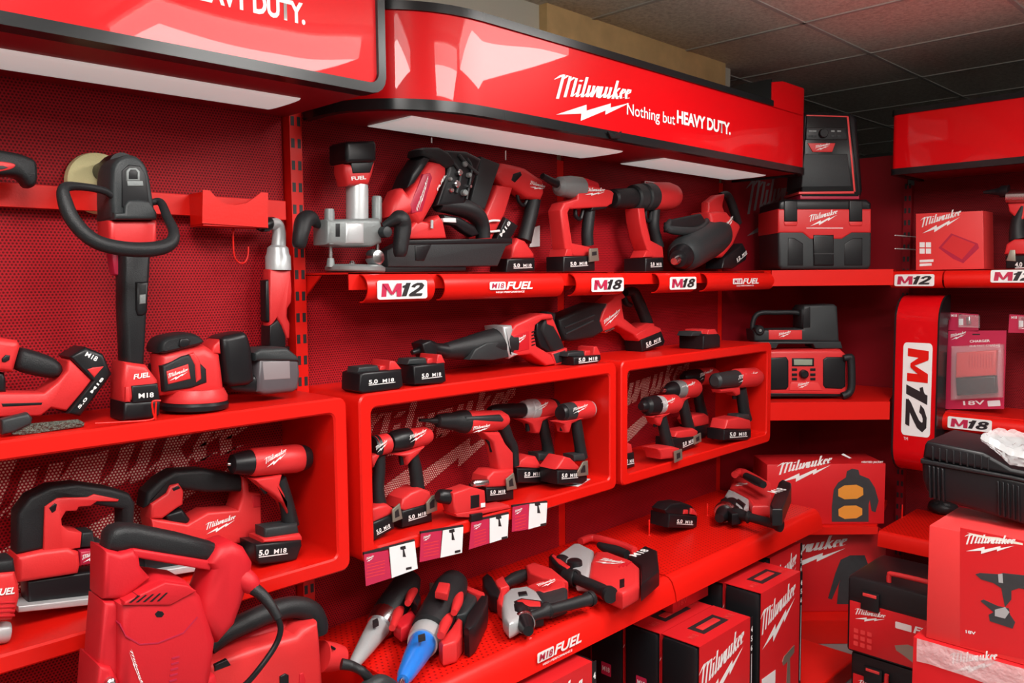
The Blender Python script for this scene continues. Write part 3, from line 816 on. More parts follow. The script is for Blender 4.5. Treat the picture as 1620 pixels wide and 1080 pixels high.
# ---------------------------------------------------------------- grinder butt at the left edge
t = Tool('angle_grinder', 'black grinder handle hooked over the rail, cut off by the left photo edge', 'power tool', on_y(20, 278, 1.70))
t.slab('body', 'rubber', [(-50, 228), (0, 235), (33, 241), (54, 249), (62, 257), (63, 287), (56, 296), (45, 295), (37, 282), (24, 277), (0, 278), (-50, 272)], .055, .02, sm=1)
t.slab('grip_inlay', 'tool', [(-20, 254), (0, 254), (22, 257), (27, 262), (20, 268), (0, 272), (-20, 272)], .057, .004, sm=1)
t.slab('slot', 'ink', [(-20, 262), (5, 262), (14, 265), (4, 268), (-20, 269)], .0585, .001)

# ---------------------------------------------------------------- polisher
t = Tool('polisher', 'tall black and red polisher with a yellow pad and a looped front handle', 'power tool', (on_y(215, 655, 1.63).x, 1.63, BZT))
A = t.p(156, 288, .155)
bm = bmesh.new(); add_lathe(bm, (A[0], .146, A[1]), (A[0], .168, A[1]), [(0, .054), (.003, .060), (.018, .062), (.022, .058)], 40); finish(bm, 'pad', 'yellow', t.root)
bm = bmesh.new(); add_lathe(bm, (A[0] + .004, .03, A[1] + .022), (A[0] + .004, .1459, A[1] + .022), [(0, .026), (.05, .026), (.09, .020), (.1159, .018)], 28); finish(bm, 'backing_plate', 'black', t.root)
hd = t.slab('head', 'charcoal', [(176, 332), (176, 268), (183, 251), (198, 242), (214, 242), (228, 252), (237, 268), (243, 305), (249, 345), (180, 345)], .085, .014, sm=1)
t.slab('head_panel', 'black', [(193, 326), (193, 268), (204, 258), (222, 260), (231, 275), (237, 326)], .089, .002, parent=hd)
t.slab('badge_rim', 'grey', [(200, 284), (200, 268), (205, 263), (216, 263), (222, 269), (222, 284)], .093, .002, parent=hd)
t.slab('badge', 'black', [(204, 281), (204, 270), (207, 266), (215, 266), (218, 270), (218, 281)], .095, .001, parent=hd)
t.slab('badge_foot', 'grey', [(201, 284), (226, 284), (227, 292), (202, 292)], .093, .001, parent=hd)
t.slab('gear_cap', 'charcoal', [(197, 322), (204, 314), (220, 313), (238, 316), (249, 334), (249, 345), (182, 345), (181, 334), (197, 334)], .098, .006)
t.slab('neck', 'tool', [(172, 346), (250, 346), (250, 388), (176, 392)], .070, .01)
t.tube('loop_handle', 'rubber', [(186, 316, 5, -.03), (165, 300, 6, -.04), (128, 293, 6, -.06), (102, 295, 8, -.08), (103, 318, 10.5, -.09), (118, 350, 11, -.10), (150, 379, 11, -.11), (195, 391, 11, -.115), (240, 392, 11, -.115), (268, 384, 10, -.11), (275, 366, 8, -.10), (264, 340, 7, -.07), (254, 318, 6, -.04), (240, 318, 5, -.03)], seg=16)
t.slab('barrel', 'rubber', [(194, 386), (243, 386), (241, 430), (236, 500), (232, 574), (226, 580), (204, 580), (198, 570), (194, 480)], .052, .024)
t.slab('label', 'crimson', [(176, 398), (192, 398), (195, 436), (182, 432)], .030, .004, dy=.012)
t.slab('switch', 'black', [(216, 444), (236, 443), (234, 492), (228, 497), (219, 497), (216, 488)], .064, .006)
t.slab('switch_button', 'grey', [(221, 464), (231, 463), (231, 478), (221, 479)], .068, .002)
t.slab('foot', 'tool', [(197, 570), (233, 575), (251, 598), (256, 632), (197, 635), (194, 604)], .074, .012)
t.print('lettering', text_mesh('FUEL', .03, .2), 'white', (211, 598), (237, 594), 8, -.038)
bt = t.slab('battery', 'black', [(196, 634), (256, 630), (254, 654), (246, 660), (196, 664)], .078, .008)
t.slab('battery_face', 'black', [(208, 608), (250, 604), (254, 632), (210, 636)], .080, .004, parent=bt)
t.slab('latch', 'tool', [(199, 610), (206, 609), (207, 634), (199, 634)], .080, .003, parent=bt)
t.print('battery_lettering', text_mesh('M18', .02), 'white', (219, 628), (243, 626), 8, -.0402, bt)
t.settle(BZT)
# small wire stand in front of the battery
t = Tool('wire_stand', 'small red wire price stand in front of the polisher battery', 'stand', on_y(215, 664, 1.572))
t.tube('wire', 'paint', [(150, 668, 1.5), (190, 666, 1.5), (240, 662, 1.5), (242, 650, 1.5), (241, 634, 1.5), (254, 632, 1.5)], seg=8)
t.tube('wire', 'paint', [(246, 662, 1.5), (246, 648, 1.5), (247, 634, 1.5)], seg=8)
t.settle(BZT)

# ---------------------------------------------------------------- pruning saw
t = Tool('pruning_saw', 'red pruning saw with a black grip and a chain bar at the left photo edge', 'power tool', (on_y(80, 660, 1.655).x, 1.655, BZT))
t.slab('head', 'tool', [(-70, 540), (0, 543), (30, 547), (35, 556), (28, 580), (23, 598), (0, 596), (-70, 640)], .060, .012)
t.slab('lock_button', 'black', [(4, 576), (10, 570), (17, 571), (16, 578), (9, 582), (4, 581)], .066, .002)
t.slab('grip', 'rubber', [(33, 558), (54, 562), (88, 573), (103, 585), (104, 597), (95, 608), (73, 607), (34, 598), (24, 588)], .050, .022, sm=1)
t.slab('trigger', 'black', [(-20, 596), (8, 598), (11, 612), (11, 629), (-20, 629)], .03, .006)
bd = t.slab('body', 'tool', [(-70, 628), (0, 630), (70, 630), (92, 612), (107, 594), (108, 579), (113, 577), (147, 610), (133, 628), (107, 659), (82, 654), (66, 667), (0, 669), (-70, 672)], .062, .010)
t.slab('body_recess', 'black', [(3, 647), (68, 645), (66, 649), (5, 652)], .064, .001, parent=bd)
bt = t.slab('battery', 'black', [(111, 573), (137, 557), (165, 568), (179, 600), (129, 667), (107, 663), (148, 611)], .076, .008)
t.slab('latch', 'tool', [(138, 592), (147, 589), (166, 587), (150, 606)], .078, .003, parent=bt)
t.print('battery_lettering', text_mesh('5.0  M18', .03), 'white', (126, 655), (165, 607), 7, -.0384, bt)
t.print('battery_lettering', text_mesh('M18', .02), 'white', (134, 571), (152, 580), 9, -.0384, bt)
t.slab('chain_cover', 'charcoal', [(3, 673), (46, 662), (53, 670), (51, 680), (22, 694), (5, 697)], .026, .006, dy=-.058)
t.slab('chain_bar', 'chain', [(18, 690), (50, 679), (90, 675), (125, 672), (135, 677), (134, 683), (90, 690), (40, 697), (20, 697)], .010, .003, dy=-.060)
t.settle(BZT)

# ---------------------------------------------------------------- sander
t = Tool('orbital_sander', 'red and black orbital sander with an upright battery and a grey dust canister', 'power tool', (on_y(310, 655, 1.635).x, 1.635, BZT))
t.lathe('pad', 'black', (308, 659), (308, 644), [(0, 46), (.15, 51), (.6, 52), (1, 48)], seg=36)
t.lathe('skirt', 'tool', (308, 645), (308, 626), [(0, 50), (.4, 50), (1, 44)], seg=36)
bd = t.slab('body', 'tool', [(261, 640), (257, 606), (255, 574), (290, 562), (326, 557), (352, 572), (357, 610), (360, 638)], .072, .022)
t.slab('cap', 'rubber', [(254, 576), (253, 560), (262, 547), (285, 541), (307, 538), (323, 546), (329, 557), (290, 567)], .078, .022, sm=1)
t.slab('dial', 'black', [(284, 560), (286, 549), (296, 547), (303, 551), (300, 560), (291, 563)], .086, .003)
pl = t.slab('side_grip', 'rubber', [(258, 592), (288, 576), (303, 572), (316, 584), (328, 596), (329, 618), (304, 627), (262, 633)], .078, .006)
t.slab('red_rib', 'tool', [(300, 573), (308, 570), (318, 583), (320, 612), (311, 618), (309, 590)], .082, .004)
t.slab('logo_plate', 'tool', [(264, 600), (299, 588), (303, 612), (267, 621)], .082, .003, parent=pl)
t.print('script_logo', LOGO, 'white', (267, 616), (300, 608), 15, -.0412, pl)
bt = t.slab('battery', 'black', [(351, 548), (360, 543), (388, 537), (394, 541), (400, 562), (405, 614), (396, 621), (368, 624), (360, 617), (354, 570)], .074, .012, dy=.012)
t.print('battery_lettering', text_mesh('5.0  M18', .03), 'white', (375, 606), (370, 560), 8, -.0252, bt)
t.slab('latch', 'tool', [(336, 572), (338, 560), (349, 549), (351, 572)], .06, .006)
t.slab('duct', 'black', [(360, 622), (404, 604), (414, 612), (416, 634), (398, 634), (372, 632)], .06, .01, dy=.02)
cn = t.slab('dust_canister', 'smoke', [(410, 578), (474, 578), (477, 602), (474, 626), (466, 632), (420, 637), (409, 632)], .078, .012, dy=.02)
t.slab('canister_lid', 'charcoal', [(404, 570), (414, 563), (455, 561), (472, 574), (476, 584), (406, 583)], .084, .010, dy=.02)
t.slab('canister_reflection', 'smokesheen', [(416, 584), (459, 582), (460, 610), (418, 613)], .0795, .002, dy=.02, parent=cn)  # paler plate paints the reflection on the translucent canister
t.settle(BZT)

# ---------------------------------------------------------------- right angle impact driver
t = Tool('right_angle_driver', 'slim red right-angle impact driver with a silver head, upright beside the post', 'power tool', (on_y(442, 640, 1.745).x, 1.745, BZT))
t.lathe('anvil', 'black', (408, 382), (434, 371), [(0, 3), (.15, 4), (.2, 8), (.45, 10.5), (.8, 10), (1, 8)], dy=-.02, dyb=.0)
t.tube('neck', 'silver', [(428, 374, 9, -.01), (438, 376, 10.5), (442, 388, 10.5), (441, 412, 11.5)])
t.lathe('gear_case', 'silver', (440, 408), (441, 447), [(0, 11), (.1, 16), (.35, 17.5), (.45, 19.5), (1, 20)])
t.slab('body', 'tool', [(427, 446), (462, 446), (464, 480), (463, 498), (457, 508), (456, 520), (461, 532), (460, 556), (454, 556), (446, 534), (440, 524), (432, 536), (427, 536)], .036, .012)
t.slab('paddle', 'black', [(421, 464), (427, 462), (429, 532), (422, 528)], .03, .006)
t.print('script_logo', LOGO, 'white', (456, 478), (451, 454), 9, -.0182)
bt = t.slab('battery_neck', 'black', [(428, 536), (440, 526), (446, 534), (453, 552), (453, 572), (428, 572)], .044, .003)
t.slab('battery', 'black', [(420, 568), (462, 568), (464, 640), (420, 640)], .05, .012)
t.settle(BZT)

# ---------------------------------------------------------------- router
t = Tool('plunge_router', 'grey plunge router with two black knobs and a battery on top', 'power tool', (on_y(562, 423, 1.69).x, 1.69, SZ))
t.lathe('base_plate', 'grey', (562, 424), (562, 413), [(0, 45), (.2, 47), (.7, 47), (1, 42)], seg=40)
for u, v0, v1 in ((523, 380, 414), (597, 380, 414)):
    t.lathe('guide_rod', 'steel', (u, v1), (u, v0), [(0, 3.2), (1, 3.2)], seg=12); t.lathe('rod_collar', 'grey', (u, 416), (u, 402), [(0, 7), (.6, 6), (1, 5)], seg=16)
t.slab('housing', 'grey', [(518, 340), (602, 338), (606, 350), (606, 378), (590, 384), (545, 384), (518, 380)], .070, .012)
t.slab('housing_slot', 'black', [(531, 347), (538, 347), (538, 368), (531, 368)], .072, .001)
t.slab('housing_rib', 'silver', [(547, 344), (578, 344), (578, 380), (547, 380)], .078, .010)
t.lathe('column', 'grey', (521, 380), (521, 324), [(0, 8), (.9, 8), (1, 7)], dy=-.02); t.lathe('column', 'grey', (596, 346), (596, 304), [(0, 8), (.93, 8), (1, 6.5)], dy=-.01)
t.lathe('motor', 'silver', (565, 344), (565, 286), [(0, 17.5), (.85, 17.5), (1, 16.5)], seg=32)
t.slab('collar', 'tool', [(546, 252), (595, 250), (591, 270), (585, 286), (552, 287), (546, 265)], .056, .012)
t.slab('collar_inset', 'black', [(555, 250), (592, 249), (586, 267), (558, 268)], .059, .003)
t.print('lettering', text_mesh('FUEL', .03), 'white', (556, 279), (579, 277), 6, -.0284)
bt = t.slab('battery', 'black', [(548, 220), (551, 217), (593, 216), (596, 222), (596, 247), (590, 250), (551, 251), (548, 247)], .078, .008)
t.tube('knob_handle', 'rubber', [(512, 349, 4, 0), (503, 349, 6, 0), (492, 339, 12, -.01), (481, 343, 14, -.02), (476, 362, 12.5, -.03), (473, 380, 11, -.03), (472, 386, 7, -.03)])
t.tube('knob_handle', 'rubber', [(606, 352, 5, -.03), (618, 345, 8, -.04), (632, 340, 14, -.05), (637, 352, 13.5, -.05), (635, 372, 12.5, -.05), (633, 392, 11, -.05), (633, 400, 8, -.05)])
A = t.p(607, 361, -.04); bm = bmesh.new(); add_lathe(bm, (A[0], -.058, A[1]), (A[0], -.02, A[1]), [(0, .008), (.002, .013), (.03, .014)], 20); finish(bm, 'clamp_knob', 'charcoal', t.root)
A = t.p(592, 401, -.03); bm = bmesh.new(); add_lathe(bm, (A[0], -.05, A[1]), (A[0], -.02, A[1]), [(0, .010), (.002, .017), (.02, .021), (.03, .02)], 24); finish(bm, 'depth_wheel', 'steel', t.root)
A = t.p(557, 411, -.03); bm = bmesh.new(); add_lathe(bm, (A[0], -.03, A[1] - .004), (A[0], -.03, A[1] + .008), [(0, .008), (.006, .008), (.012, .003)], 14); finish(bm, 'base_screw', 'steel', t.root)
t.settle(SZ)

# ---------------------------------------------------------------- nailers
t = Tool('framing_nailer', 'big red nailer with a long black magazine, leaning back next to the router', 'power tool', (on_y(690, 420, 1.705).x, 1.705, SZ))
hd = t.slab('head', 'tool', [(648, 300), (671, 263), (681, 249), (697, 249), (709, 258), (709, 272), (690, 316), (673, 346), (664, 352), (650, 334), (618, 338), (621, 320), (633, 294), (641, 291)], .066, .022)
t.slab('head_cap', 'rubber', [(668, 241), (669, 230), (676, 227), (697, 227), (712, 235), (722, 248), (722, 258), (707, 262), (690, 251)], .072, .018)
t.slab('head_stripe', 'black', [(671, 243), (681, 246), (656, 284), (644, 292), (652, 270)], .068, .004)
t.slab('logo_panel', 'crimson', [(649, 318), (670, 270), (681, 268), (684, 276), (668, 329), (652, 332)], .0675, .002, parent=hd)
t.print('script_logo', LOGO, 'white', (661, 331), (681, 276), 17, -.0345, hd)
t.print('lettering', text_mesh('FUEL', .03, .2), 'white', (692, 297), (706, 272), 6, -.034, hd)
t.slab('nose_bracket', 'tool', [(643, 362), (660, 342), (678, 346), (695, 335), (702, 344), (708, 372), (643, 373)], .05, .008)
t.lathe('nose_pin', 'silver', (683, 356), (683, 343), [(0, 2.5), (1, 2.5)], dy=-.03, seg=10)
t.tube('handle', 'rubber', [(692, 318, 12), (712, 320, 14), (738, 326, 15), (754, 337, 14), (762, 352, 12), (764, 372, 11)], wide=1.15)
t.slab('trigger_guard', 'black', [(703, 334), (728, 338), (752, 352), (760, 366), (748, 370), (735, 362), (722, 352), (704, 348)], .03, .008)
t.slab('caution_sticker', 'paper', [(701, 340), (721, 340), (722, 347), (702, 346)], .034, .001)
t.slab('motor_housing', 'black', [(706, 232), (740, 234), (764, 246), (752, 280), (736, 322), (692, 320), (709, 264)], .055, .012)
for k, (u, v, r) in enumerate(((735, 254, 5), (722, 286, 6), (733, 300, 5), (714, 296, 4), (741, 272, 4), (725, 268, 5), (712, 278, 3), (742, 290, 3))):
    A = t.p(u, v, -.03); kk = t.mpp(u, v) * r
    bm = bmesh.new(); add_lathe(bm, (A[0], -.036 - .003 * (k % 3), A[1]), (A[0], -.02, A[1]), [(0, kk * .7), (.003, kk), (.02, kk)], 12); finish(bm, 'bolt', 'steel' if k % 2 else 'grey', t.root)
for p in ([(726, 240, 3), (742, 258, 3), (756, 270, 3)], [(716, 250, 2.5), (728, 270, 2.5), (722, 300, 2.5)], [(738, 246, 3), (746, 262, 2), (738, 310, 2)]):
    t.tube('linkage', 'charcoal', p, dy=-.031, seg=8)
mg = t.slab('magazine', 'charcoal', [(613, 390), (642, 375), (811, 373), (811, 381), (801, 385), (788, 416), (700, 417), (614, 417)], .042, .004)
t.slab('magazine_shoe', 'black', [(657, 383), (683, 382), (672, 407), (658, 407)], .048, .003)
t.slab('magazine_rim', 'black', [(642, 374), (811, 372), (811, 380), (642, 382)], .047, .003)
t.slab('rail', 'black', [(607, 416), (738, 416), (738, 424), (610, 426)], .03, .004)
t.settle(SZ)

t = Tool('finish_nailer', 'red and black nailer with a battery, leaning behind the long black magazine', 'power tool', (on_y(822, 424, 1.764).x, 1.764, SZ))
t.slab('magazine', 'charcoal', [(762, 242), (792, 254), (768, 326), (742, 324)], .036, .006, dy=-.01)
t.slab('drive_column', 'tool', [(788, 287), (813, 290), (800, 334), (778, 376), (754, 376), (768, 334)], .044, .010)
hd = t.slab('head', 'tool', [(786, 263), (797, 252), (809, 254), (832, 260), (861, 280), (863, 300), (858, 312), (836, 308), (815, 293), (800, 290), (786, 272)], .056, .016)
t.slab('vent', 'black', [(812, 270), (824, 266), (826, 272), (815, 284), (809, 280)], .058, .002, parent=hd)
t.print('script_logo', LOGO, 'white', (837, 291), (861, 301), 14, -.0285, hd)
t.tube('grip', 'rubber', [(845, 308, 12), (840, 332, 12), (834, 356, 12), (829, 376, 13)], wide=.9)
t.tube('trigger', 'black', [(818, 296, 3), (820, 312, 3), (828, 320, 3), (834, 310, 3)], seg=8)
bt = t.slab('tool_battery', 'black', [(800, 338), (821, 352), (807, 376), (785, 376)], .06, .006)
t.print('battery_lettering', text_mesh('M18', .02), 'white', (793, 370), (808, 348), 9, -.031, bt)
t.tube('belt_hook', 'white', [(790, 344, 1.8), (778, 344, 1.8), (768, 348, 1.8), (766, 355, 1.8), (773, 361, 1.8), (790, 360, 1.8)], dy=-.032, seg=8)
t.slab('foot', 'tool', [(810, 404), (812, 384), (820, 371), (832, 376), (846, 396), (846, 404)], .06, .010)
bt = t.slab('battery', 'black', [(803, 404), (847, 403), (847, 424), (801, 426)], .072, .006)
amp(t, bt, (812, 418), (842, 417), 8, -.0364)
t.slab('hang_tag', 'paper', [(842, 356), (854, 352), (854, 385), (838, 386)], .002, 0, dy=.03)
t.settle(SZ)
for u, v0, v1, y, lab in ((683, 200, 226, 1.69, 'thin white cord hanging from the sign above the big red nailer'), (800, 222, 253, 1.72, 'thin white cord hanging from the sign above the leaning finish nailer')):
    t = Tool('hanging_cord', lab, 'cord', on_y(u, v1, y), 0, 'hanging cords')
    z = t.p(u, v1)[1]
    t.box('cord', 'white', (-.0012, -.0012, 0), (.0012, .0012, 1.868 - t.O.z), 0)
# ================================================================ upper shelf, right part
t = Tool('rivet_tool', 'red rivet tool with a steel belt hook, first tool right of the nailers', 'power tool', (on_y(915, 427, 1.70).x, 1.70, SZ))
t.lathe('gear_head', 'grey', (881, 292), (918, 295), [(0, 8), (.1, 15), (.55, 18), (1, 17)], dy=.0)
t.tube('nose', 'black', [(858, 276, 5), (872, 284, 6), (886, 290, 7)])
t.lathe('catch_knob', 'bronze', (906, 282), (921, 284), [(0, 5), (.2, 6), (1, 6)], dy=-.01, seg=14)
bd = t.slab('body', 'tool', [(914, 312), (915, 296), (924, 289), (940, 292), (968, 299), (972, 303), (969, 320), (960, 325), (924, 327), (902, 328), (899, 334), (906, 382), (934, 388), (933, 403), (908, 403), (894, 391), (887, 330), (893, 318)], .056, .006)
t.slab('top_fin', 'tool2', [(918, 292), (926, 278), (948, 286), (951, 298)], .03, .008)
t.print('script_logo', LOGO, 'white', (924, 306), (957, 310), 15, -.0288, bd)
t.slab('motor_shroud', 'black', [(938, 322), (966, 319), (960, 328), (936, 331)], .05, .006)
t.tube('grip', 'rubber', [(934, 324, 9), (931, 346, 10), (929, 368, 10), (930, 386, 10)], wide=.95)
t.tube('trigger', 'black', [(910, 327, 3), (911, 340, 3.5), (918, 344, 3), (922, 330, 3)], seg=8)
bt = t.slab('battery', 'black', [(892, 403), (936, 402), (942, 412), (942, 426), (892, 428)], .076, .006)
t.slab('latch', 'tool', [(894, 403), (897, 391), (904, 392), (907, 403)], .07, .004, parent=bt)
amp(t, bt, (902, 418), (930, 416), 8, -.0385)
hk = t.slab('belt_hook', 'bronze', [(933, 391), (946, 390), (948, 410), (933, 412)], .006, .001, dy=-.046)
t.slab('hook_slot', 'ink', [(937, 396), (944, 395), (944, 401), (937, 402)], .0075, 0, dy=-.046, parent=hk)
t.settle(SZ)

t = Tool('impact_wrench', 'red and black impact wrench with a fat dark nose, next to the rivet tool', 'power tool', (on_y(1020, 427, 1.70).x, 1.70, SZ))
t.lathe('nose', 'rubber', (968, 311), (1002, 310), [(0, 12), (.06, 15), (.9, 16), (1, 16)], dy=-.0)
t.lathe('gear_case', 'charcoal', (1000, 310), (1032, 308), [(0, 17), (.05, 20), (.35, 21.5), (.4, 19.5), (.48, 19.5), (.52, 22), (.9, 22), (1, 20)])
bd = t.lathe('motor_housing', 'tool', (1028, 308), (1069, 308), [(0, 20), (.08, 22), (.65, 22.5), (.88, 19), (1, 12)])
t.lathe('end_cap', 'black', (1064, 308), (1070, 308), [(0, 15), (.5, 14), (1, 9)])
t.slab('top_lever', 'steel', [(1021, 283), (1030, 284), (1044, 286), (1043, 291), (1030, 291), (1021, 289)], .02, .003)
t.print('script_logo', LOGO, 'white', (1036, 316), (1062, 311), 16, -.034)
t.slab('hand_guard', 'tool', [(1010, 326), (1020, 326), (1023, 348), (1030, 377), (1049, 387), (1051, 405), (1033, 405), (1024, 392), (1017, 370), (1012, 346)], .060, .006)
t.tube('grip', 'rubber', [(1036, 326, 9), (1034, 352, 9), (1037, 370, 9), (1041, 388, 10)], wide=1.0)
t.tube('trigger', 'black', [(1021, 329, 3), (1021, 342, 3.5), (1027, 347, 3), (1030, 332, 3)], seg=8)
bt = t.slab('battery', 'black', [(1022, 405), (1050, 404), (1051, 426), (1022, 427)], .095, .006)
t.slab('latch', 'tool', [(1018, 404), (1023, 393), (1030, 394), (1033, 404)], .06, .006, parent=bt)
amp(t, bt, (1029, 418), (1047, 417), 8, -.048)
t.settle(SZ)

t = Tool('large_impact_wrench', 'large charcoal and red impact wrench with a D handle at the corner shelf end', 'power tool', (on_y(1120, 426, 1.70).x, 1.70, SZ))
t.lathe('gear_case', 'charcoal', (1078, 406), (1132, 368), [(0, 20), (.04, 25), (.2, 28), (.75, 33), (.9, 33), (1, 28)], dy=-.075, dyb=.03, seg=32)
t.lathe('anvil_collar', 'black', (1073, 410), (1082, 404), [(0, 13), (.3, 17), (.5, 19), (1, 19)], dy=-.092, dyb=-.07, seg=28)
t.lathe('anvil', 'steel', (1066, 414), (1076, 408), [(0, 5), (.2, 7), (1, 7)], dy=-.108, dyb=-.088, seg=10)
bd = t.slab('motor_housing', 'tool', [(1124, 336), (1140, 334), (1152, 335), (1161, 346), (1171, 353), (1174, 360), (1161, 390), (1146, 408), (1138, 408), (1130, 372)], .096, .018)
t.slab('handle_bridge', 'tool', [(1122, 338), (1122, 320), (1136, 309), (1148, 307), (1144, 326), (1148, 338)], .04, .010)
t.tube('handle', 'rubber', [(1140, 310, 5), (1150, 309, 6), (1157, 322, 7), (1163, 340, 7), (1168, 354, 6)])
t.slab('auxiliary_handle', 'rubber', [(1056, 352), (1066, 347), (1110, 338), (1118, 350), (1108, 366), (1056, 368)], .02, .008, dy=-.035)
t.tube('handle_bar', 'charcoal', [(1060, 350, 4, -.03), (1056, 362, 6, -.05), (1080, 366, 6.5, -.06), (1106, 364, 6, -.05), (1118, 350, 5, -.03)])
t.print('script_logo', LOGO, 'white', (1147, 367), (1162, 352), 15, -.0486, bd)
bt = t.slab('battery', 'black', [(1146, 409), (1176, 385), (1183, 400), (1181, 412), (1160, 426), (1143, 425)], .08, .008)
amp(t, bt, (1166, 414), (1182, 400), 8, -.0406, '12')
t.settle(SZ)

# ================================================================ things standing on the display boxes
def loose_battery(front, latch1, latch2, label, y, depth=.078, top=None, lab=None, txt='5.0'):
    u = sum(p[0] for p in front) / len(front); v = max(p[1] for p in front)
    t = Tool('battery_pack', label, 'battery', (on_y(u, v, y).x, y, BZT), 0, 'loose battery packs')
    b = t.slab('case', 'black', front, depth, .006)
    if top: t.slab('rail', 'charcoal', top, depth * .6, .004)
    for i, l in enumerate((latch1, latch2)):
        if l: t.slab('latch', 'tool', l, depth - .006 if i else depth * .5, .003)
    if lab: amp(t, b, *lab, 9, -depth / 2 - .0004, txt)
    t.settle(BZT)
    return t
loose_battery([(570, 590), (576, 587), (636, 582), (639, 609), (632, 614), (574, 621), (569, 617)], [(601, 586), (602, 577), (612, 576), (613, 585)], [(616, 584), (617, 569), (625, 569), (636, 582)],
              'black battery pack with red latches on the left end of the middle box', 1.608, .078, [(566, 588), (568, 579), (598, 576), (602, 586)], ((583, 606), (625, 601)))
loose_battery([(654, 582), (704, 576), (707, 606), (700, 610), (657, 612)], [(676, 580), (677, 570), (686, 569), (687, 579)], [(691, 579), (693, 564), (699, 564), (705, 577)],
              'black battery pack in front of the nose of the long reciprocating saw', 1.610, .078, [(645, 580), (648, 571), (674, 569), (677, 579)], ((667, 601), (699, 597)))
loose_battery([(908, 567), (951, 563), (952, 571), (946, 576), (909, 580)], [(925, 566), (926, 557), (935, 556), (936, 565)], [(939, 564), (940, 551), (945, 550), (951, 563)],
              'slim black battery pack between the two reciprocating saws', 1.625, .072, [(898, 566), (900, 560), (924, 557), (926, 566)], ((915, 575), (946, 571)))
loose_battery([(1113, 534), (1116, 531), (1137, 530), (1140, 534), (1140, 552), (1113, 555)], [(1109, 533), (1111, 526), (1117, 525), (1118, 533)], [(1119, 533), (1121, 524), (1132, 523), (1136, 531)],
              'black battery pack standing alone on the right end of the display boxes', 1.640, .105, [(1094, 534), (1097, 527), (1110, 526), (1112, 534)])

t = Tool('reciprocating_saw', 'long reciprocating saw with a black barrel and silver ring lying on the middle box', 'power tool', (on_y(790, 583, 1.672).x, 1.672, BZT))
t.tube('barrel', 'rubber', [(700, 564, 11), (706, 563, 13), (735, 559, 18), (765, 555, 24), (790, 551, 26), (806, 550, 26)], wide=.85, seg=20)
t.slab('barrel_shoulder', 'charcoal', [(744, 577), (752, 560), (770, 550), (803, 546), (806, 573), (780, 578)], .074, .005)
t.tube('nose', 'black', [(652, 566, 4), (664, 562, 6), (676, 556, 10), (690, 560, 10), (706, 563, 12)])
t.slab('shoe', 'black', [(668, 552), (682, 546), (694, 556), (692, 572), (676, 576)], .05, .006)
t.slab('ring', 'silver', [(796, 524), (811, 522), (813, 529), (808, 545), (810, 564), (822, 568), (808, 575), (803, 560)], .082, .008)
bd = t.slab('body', 'tool', [(808, 533), (816, 521), (846, 507), (862, 503), (874, 504), (877, 511), (858, 514), (848, 522), (846, 536), (850, 555), (873, 568), (880, 583), (865, 586), (840, 568), (812, 571)], .070, .007)
t.slab('body_panel', 'tool2', [(812, 538), (838, 530), (838, 560), (813, 566)], .073, .003, parent=bd)
t.print('script_logo', LOGO, 'white', (816, 552), (833, 545), 10, -.0368, bd)
for k in range(5): t.slab('vent', 'black', [(841, 532 + k * 5.2), (847, 530 + k * 5.2), (847, 532 + k * 5.2), (841, 534 + k * 5.2)], .0715, 0, parent=bd)
t.slab('grip', 'rubber', [(862, 510), (870, 500), (882, 502), (880, 514), (889, 540), (897, 561), (878, 569), (868, 552), (858, 530)], .046, .012)
t.slab('grip_stripe', 'tool', [(864, 509), (874, 508), (883, 530), (888, 544), (876, 524), (866, 520)], .049, .003)
t.slab('trigger', 'black', [(850, 514), (862, 512), (868, 540), (874, 566), (856, 557), (849, 535)], .03, .006)
t.slab('foot', 'tool', [(872, 566), (898, 557), (901, 580), (880, 585)], .064, .006)
t.slab('foot_pad', 'charcoal', [(876, 567), (895, 561), (898, 577), (881, 582)], .068, .003)
t.settle(BZT)

t = Tool('sabre_saw', 'reciprocating saw with its grip and battery raised at the back, leaning over the box joint', 'power tool', (on_y(990, 568, 1.742).x, 1.742, BZT))
t.slab('barrel', 'rubber', [(884, 518), (915, 503), (945, 491), (962, 493), (954, 508), (951, 520), (957, 536), (940, 547), (905, 553), (894, 551), (888, 536)], .078, .012)
for a, b in (((893, 531), (940, 511)), ((895, 541), (938, 520))):
    t.tube('rib', 'charcoal', [(a[0], a[1], 1.6), ((a[0] + b[0]) / 2, (a[1] + b[1]) / 2, 1.8), (b[0], b[1], 1.6)], dy=-.0385, seg=8)
t.slab('lever', 'grey', [(945, 497), (960, 492), (964, 498), (949, 503)], .06, .004)
bd = t.slab('body', 'tool', [(961, 493), (984, 473), (991, 482), (984, 486), (985, 498), (988, 515), (1007, 530), (1025, 522), (1036, 523), (1036, 534), (1008, 548), (1003, 541), (976, 527), (968, 532), (956, 536), (950, 520), (955, 505)], .066, .006)
t.print('script_logo', LOGO, 'white', (956, 529), (983, 510), 13, -.0338, bd)
t.slab('steel_plate', 'steel', [(957, 536), (971, 529), (973, 532), (959, 539)], .06, .002)
t.tube('grip', 'rubber', [(990, 474, 6), (1002, 473, 8), (1010, 488, 9.5), (1018, 507, 9.5), (1024, 523, 10)], wide=.95)
t.tube('trigger', 'black', [(987, 480, 4), (990, 490, 5), (998, 494, 4)], seg=8)
bt = t.slab('battery', 'black', [(1014, 549), (1047, 535), (1053, 551), (1050, 558), (1017, 568)], .078, .006)
t.slab('foot', 'tool', [(1006, 541), (1030, 524), (1046, 530), (1048, 537), (1012, 551)], .07, .006)
amp(t, bt, (1022, 560), (1046, 549), 9, -.0394)
t.settle(BZT)

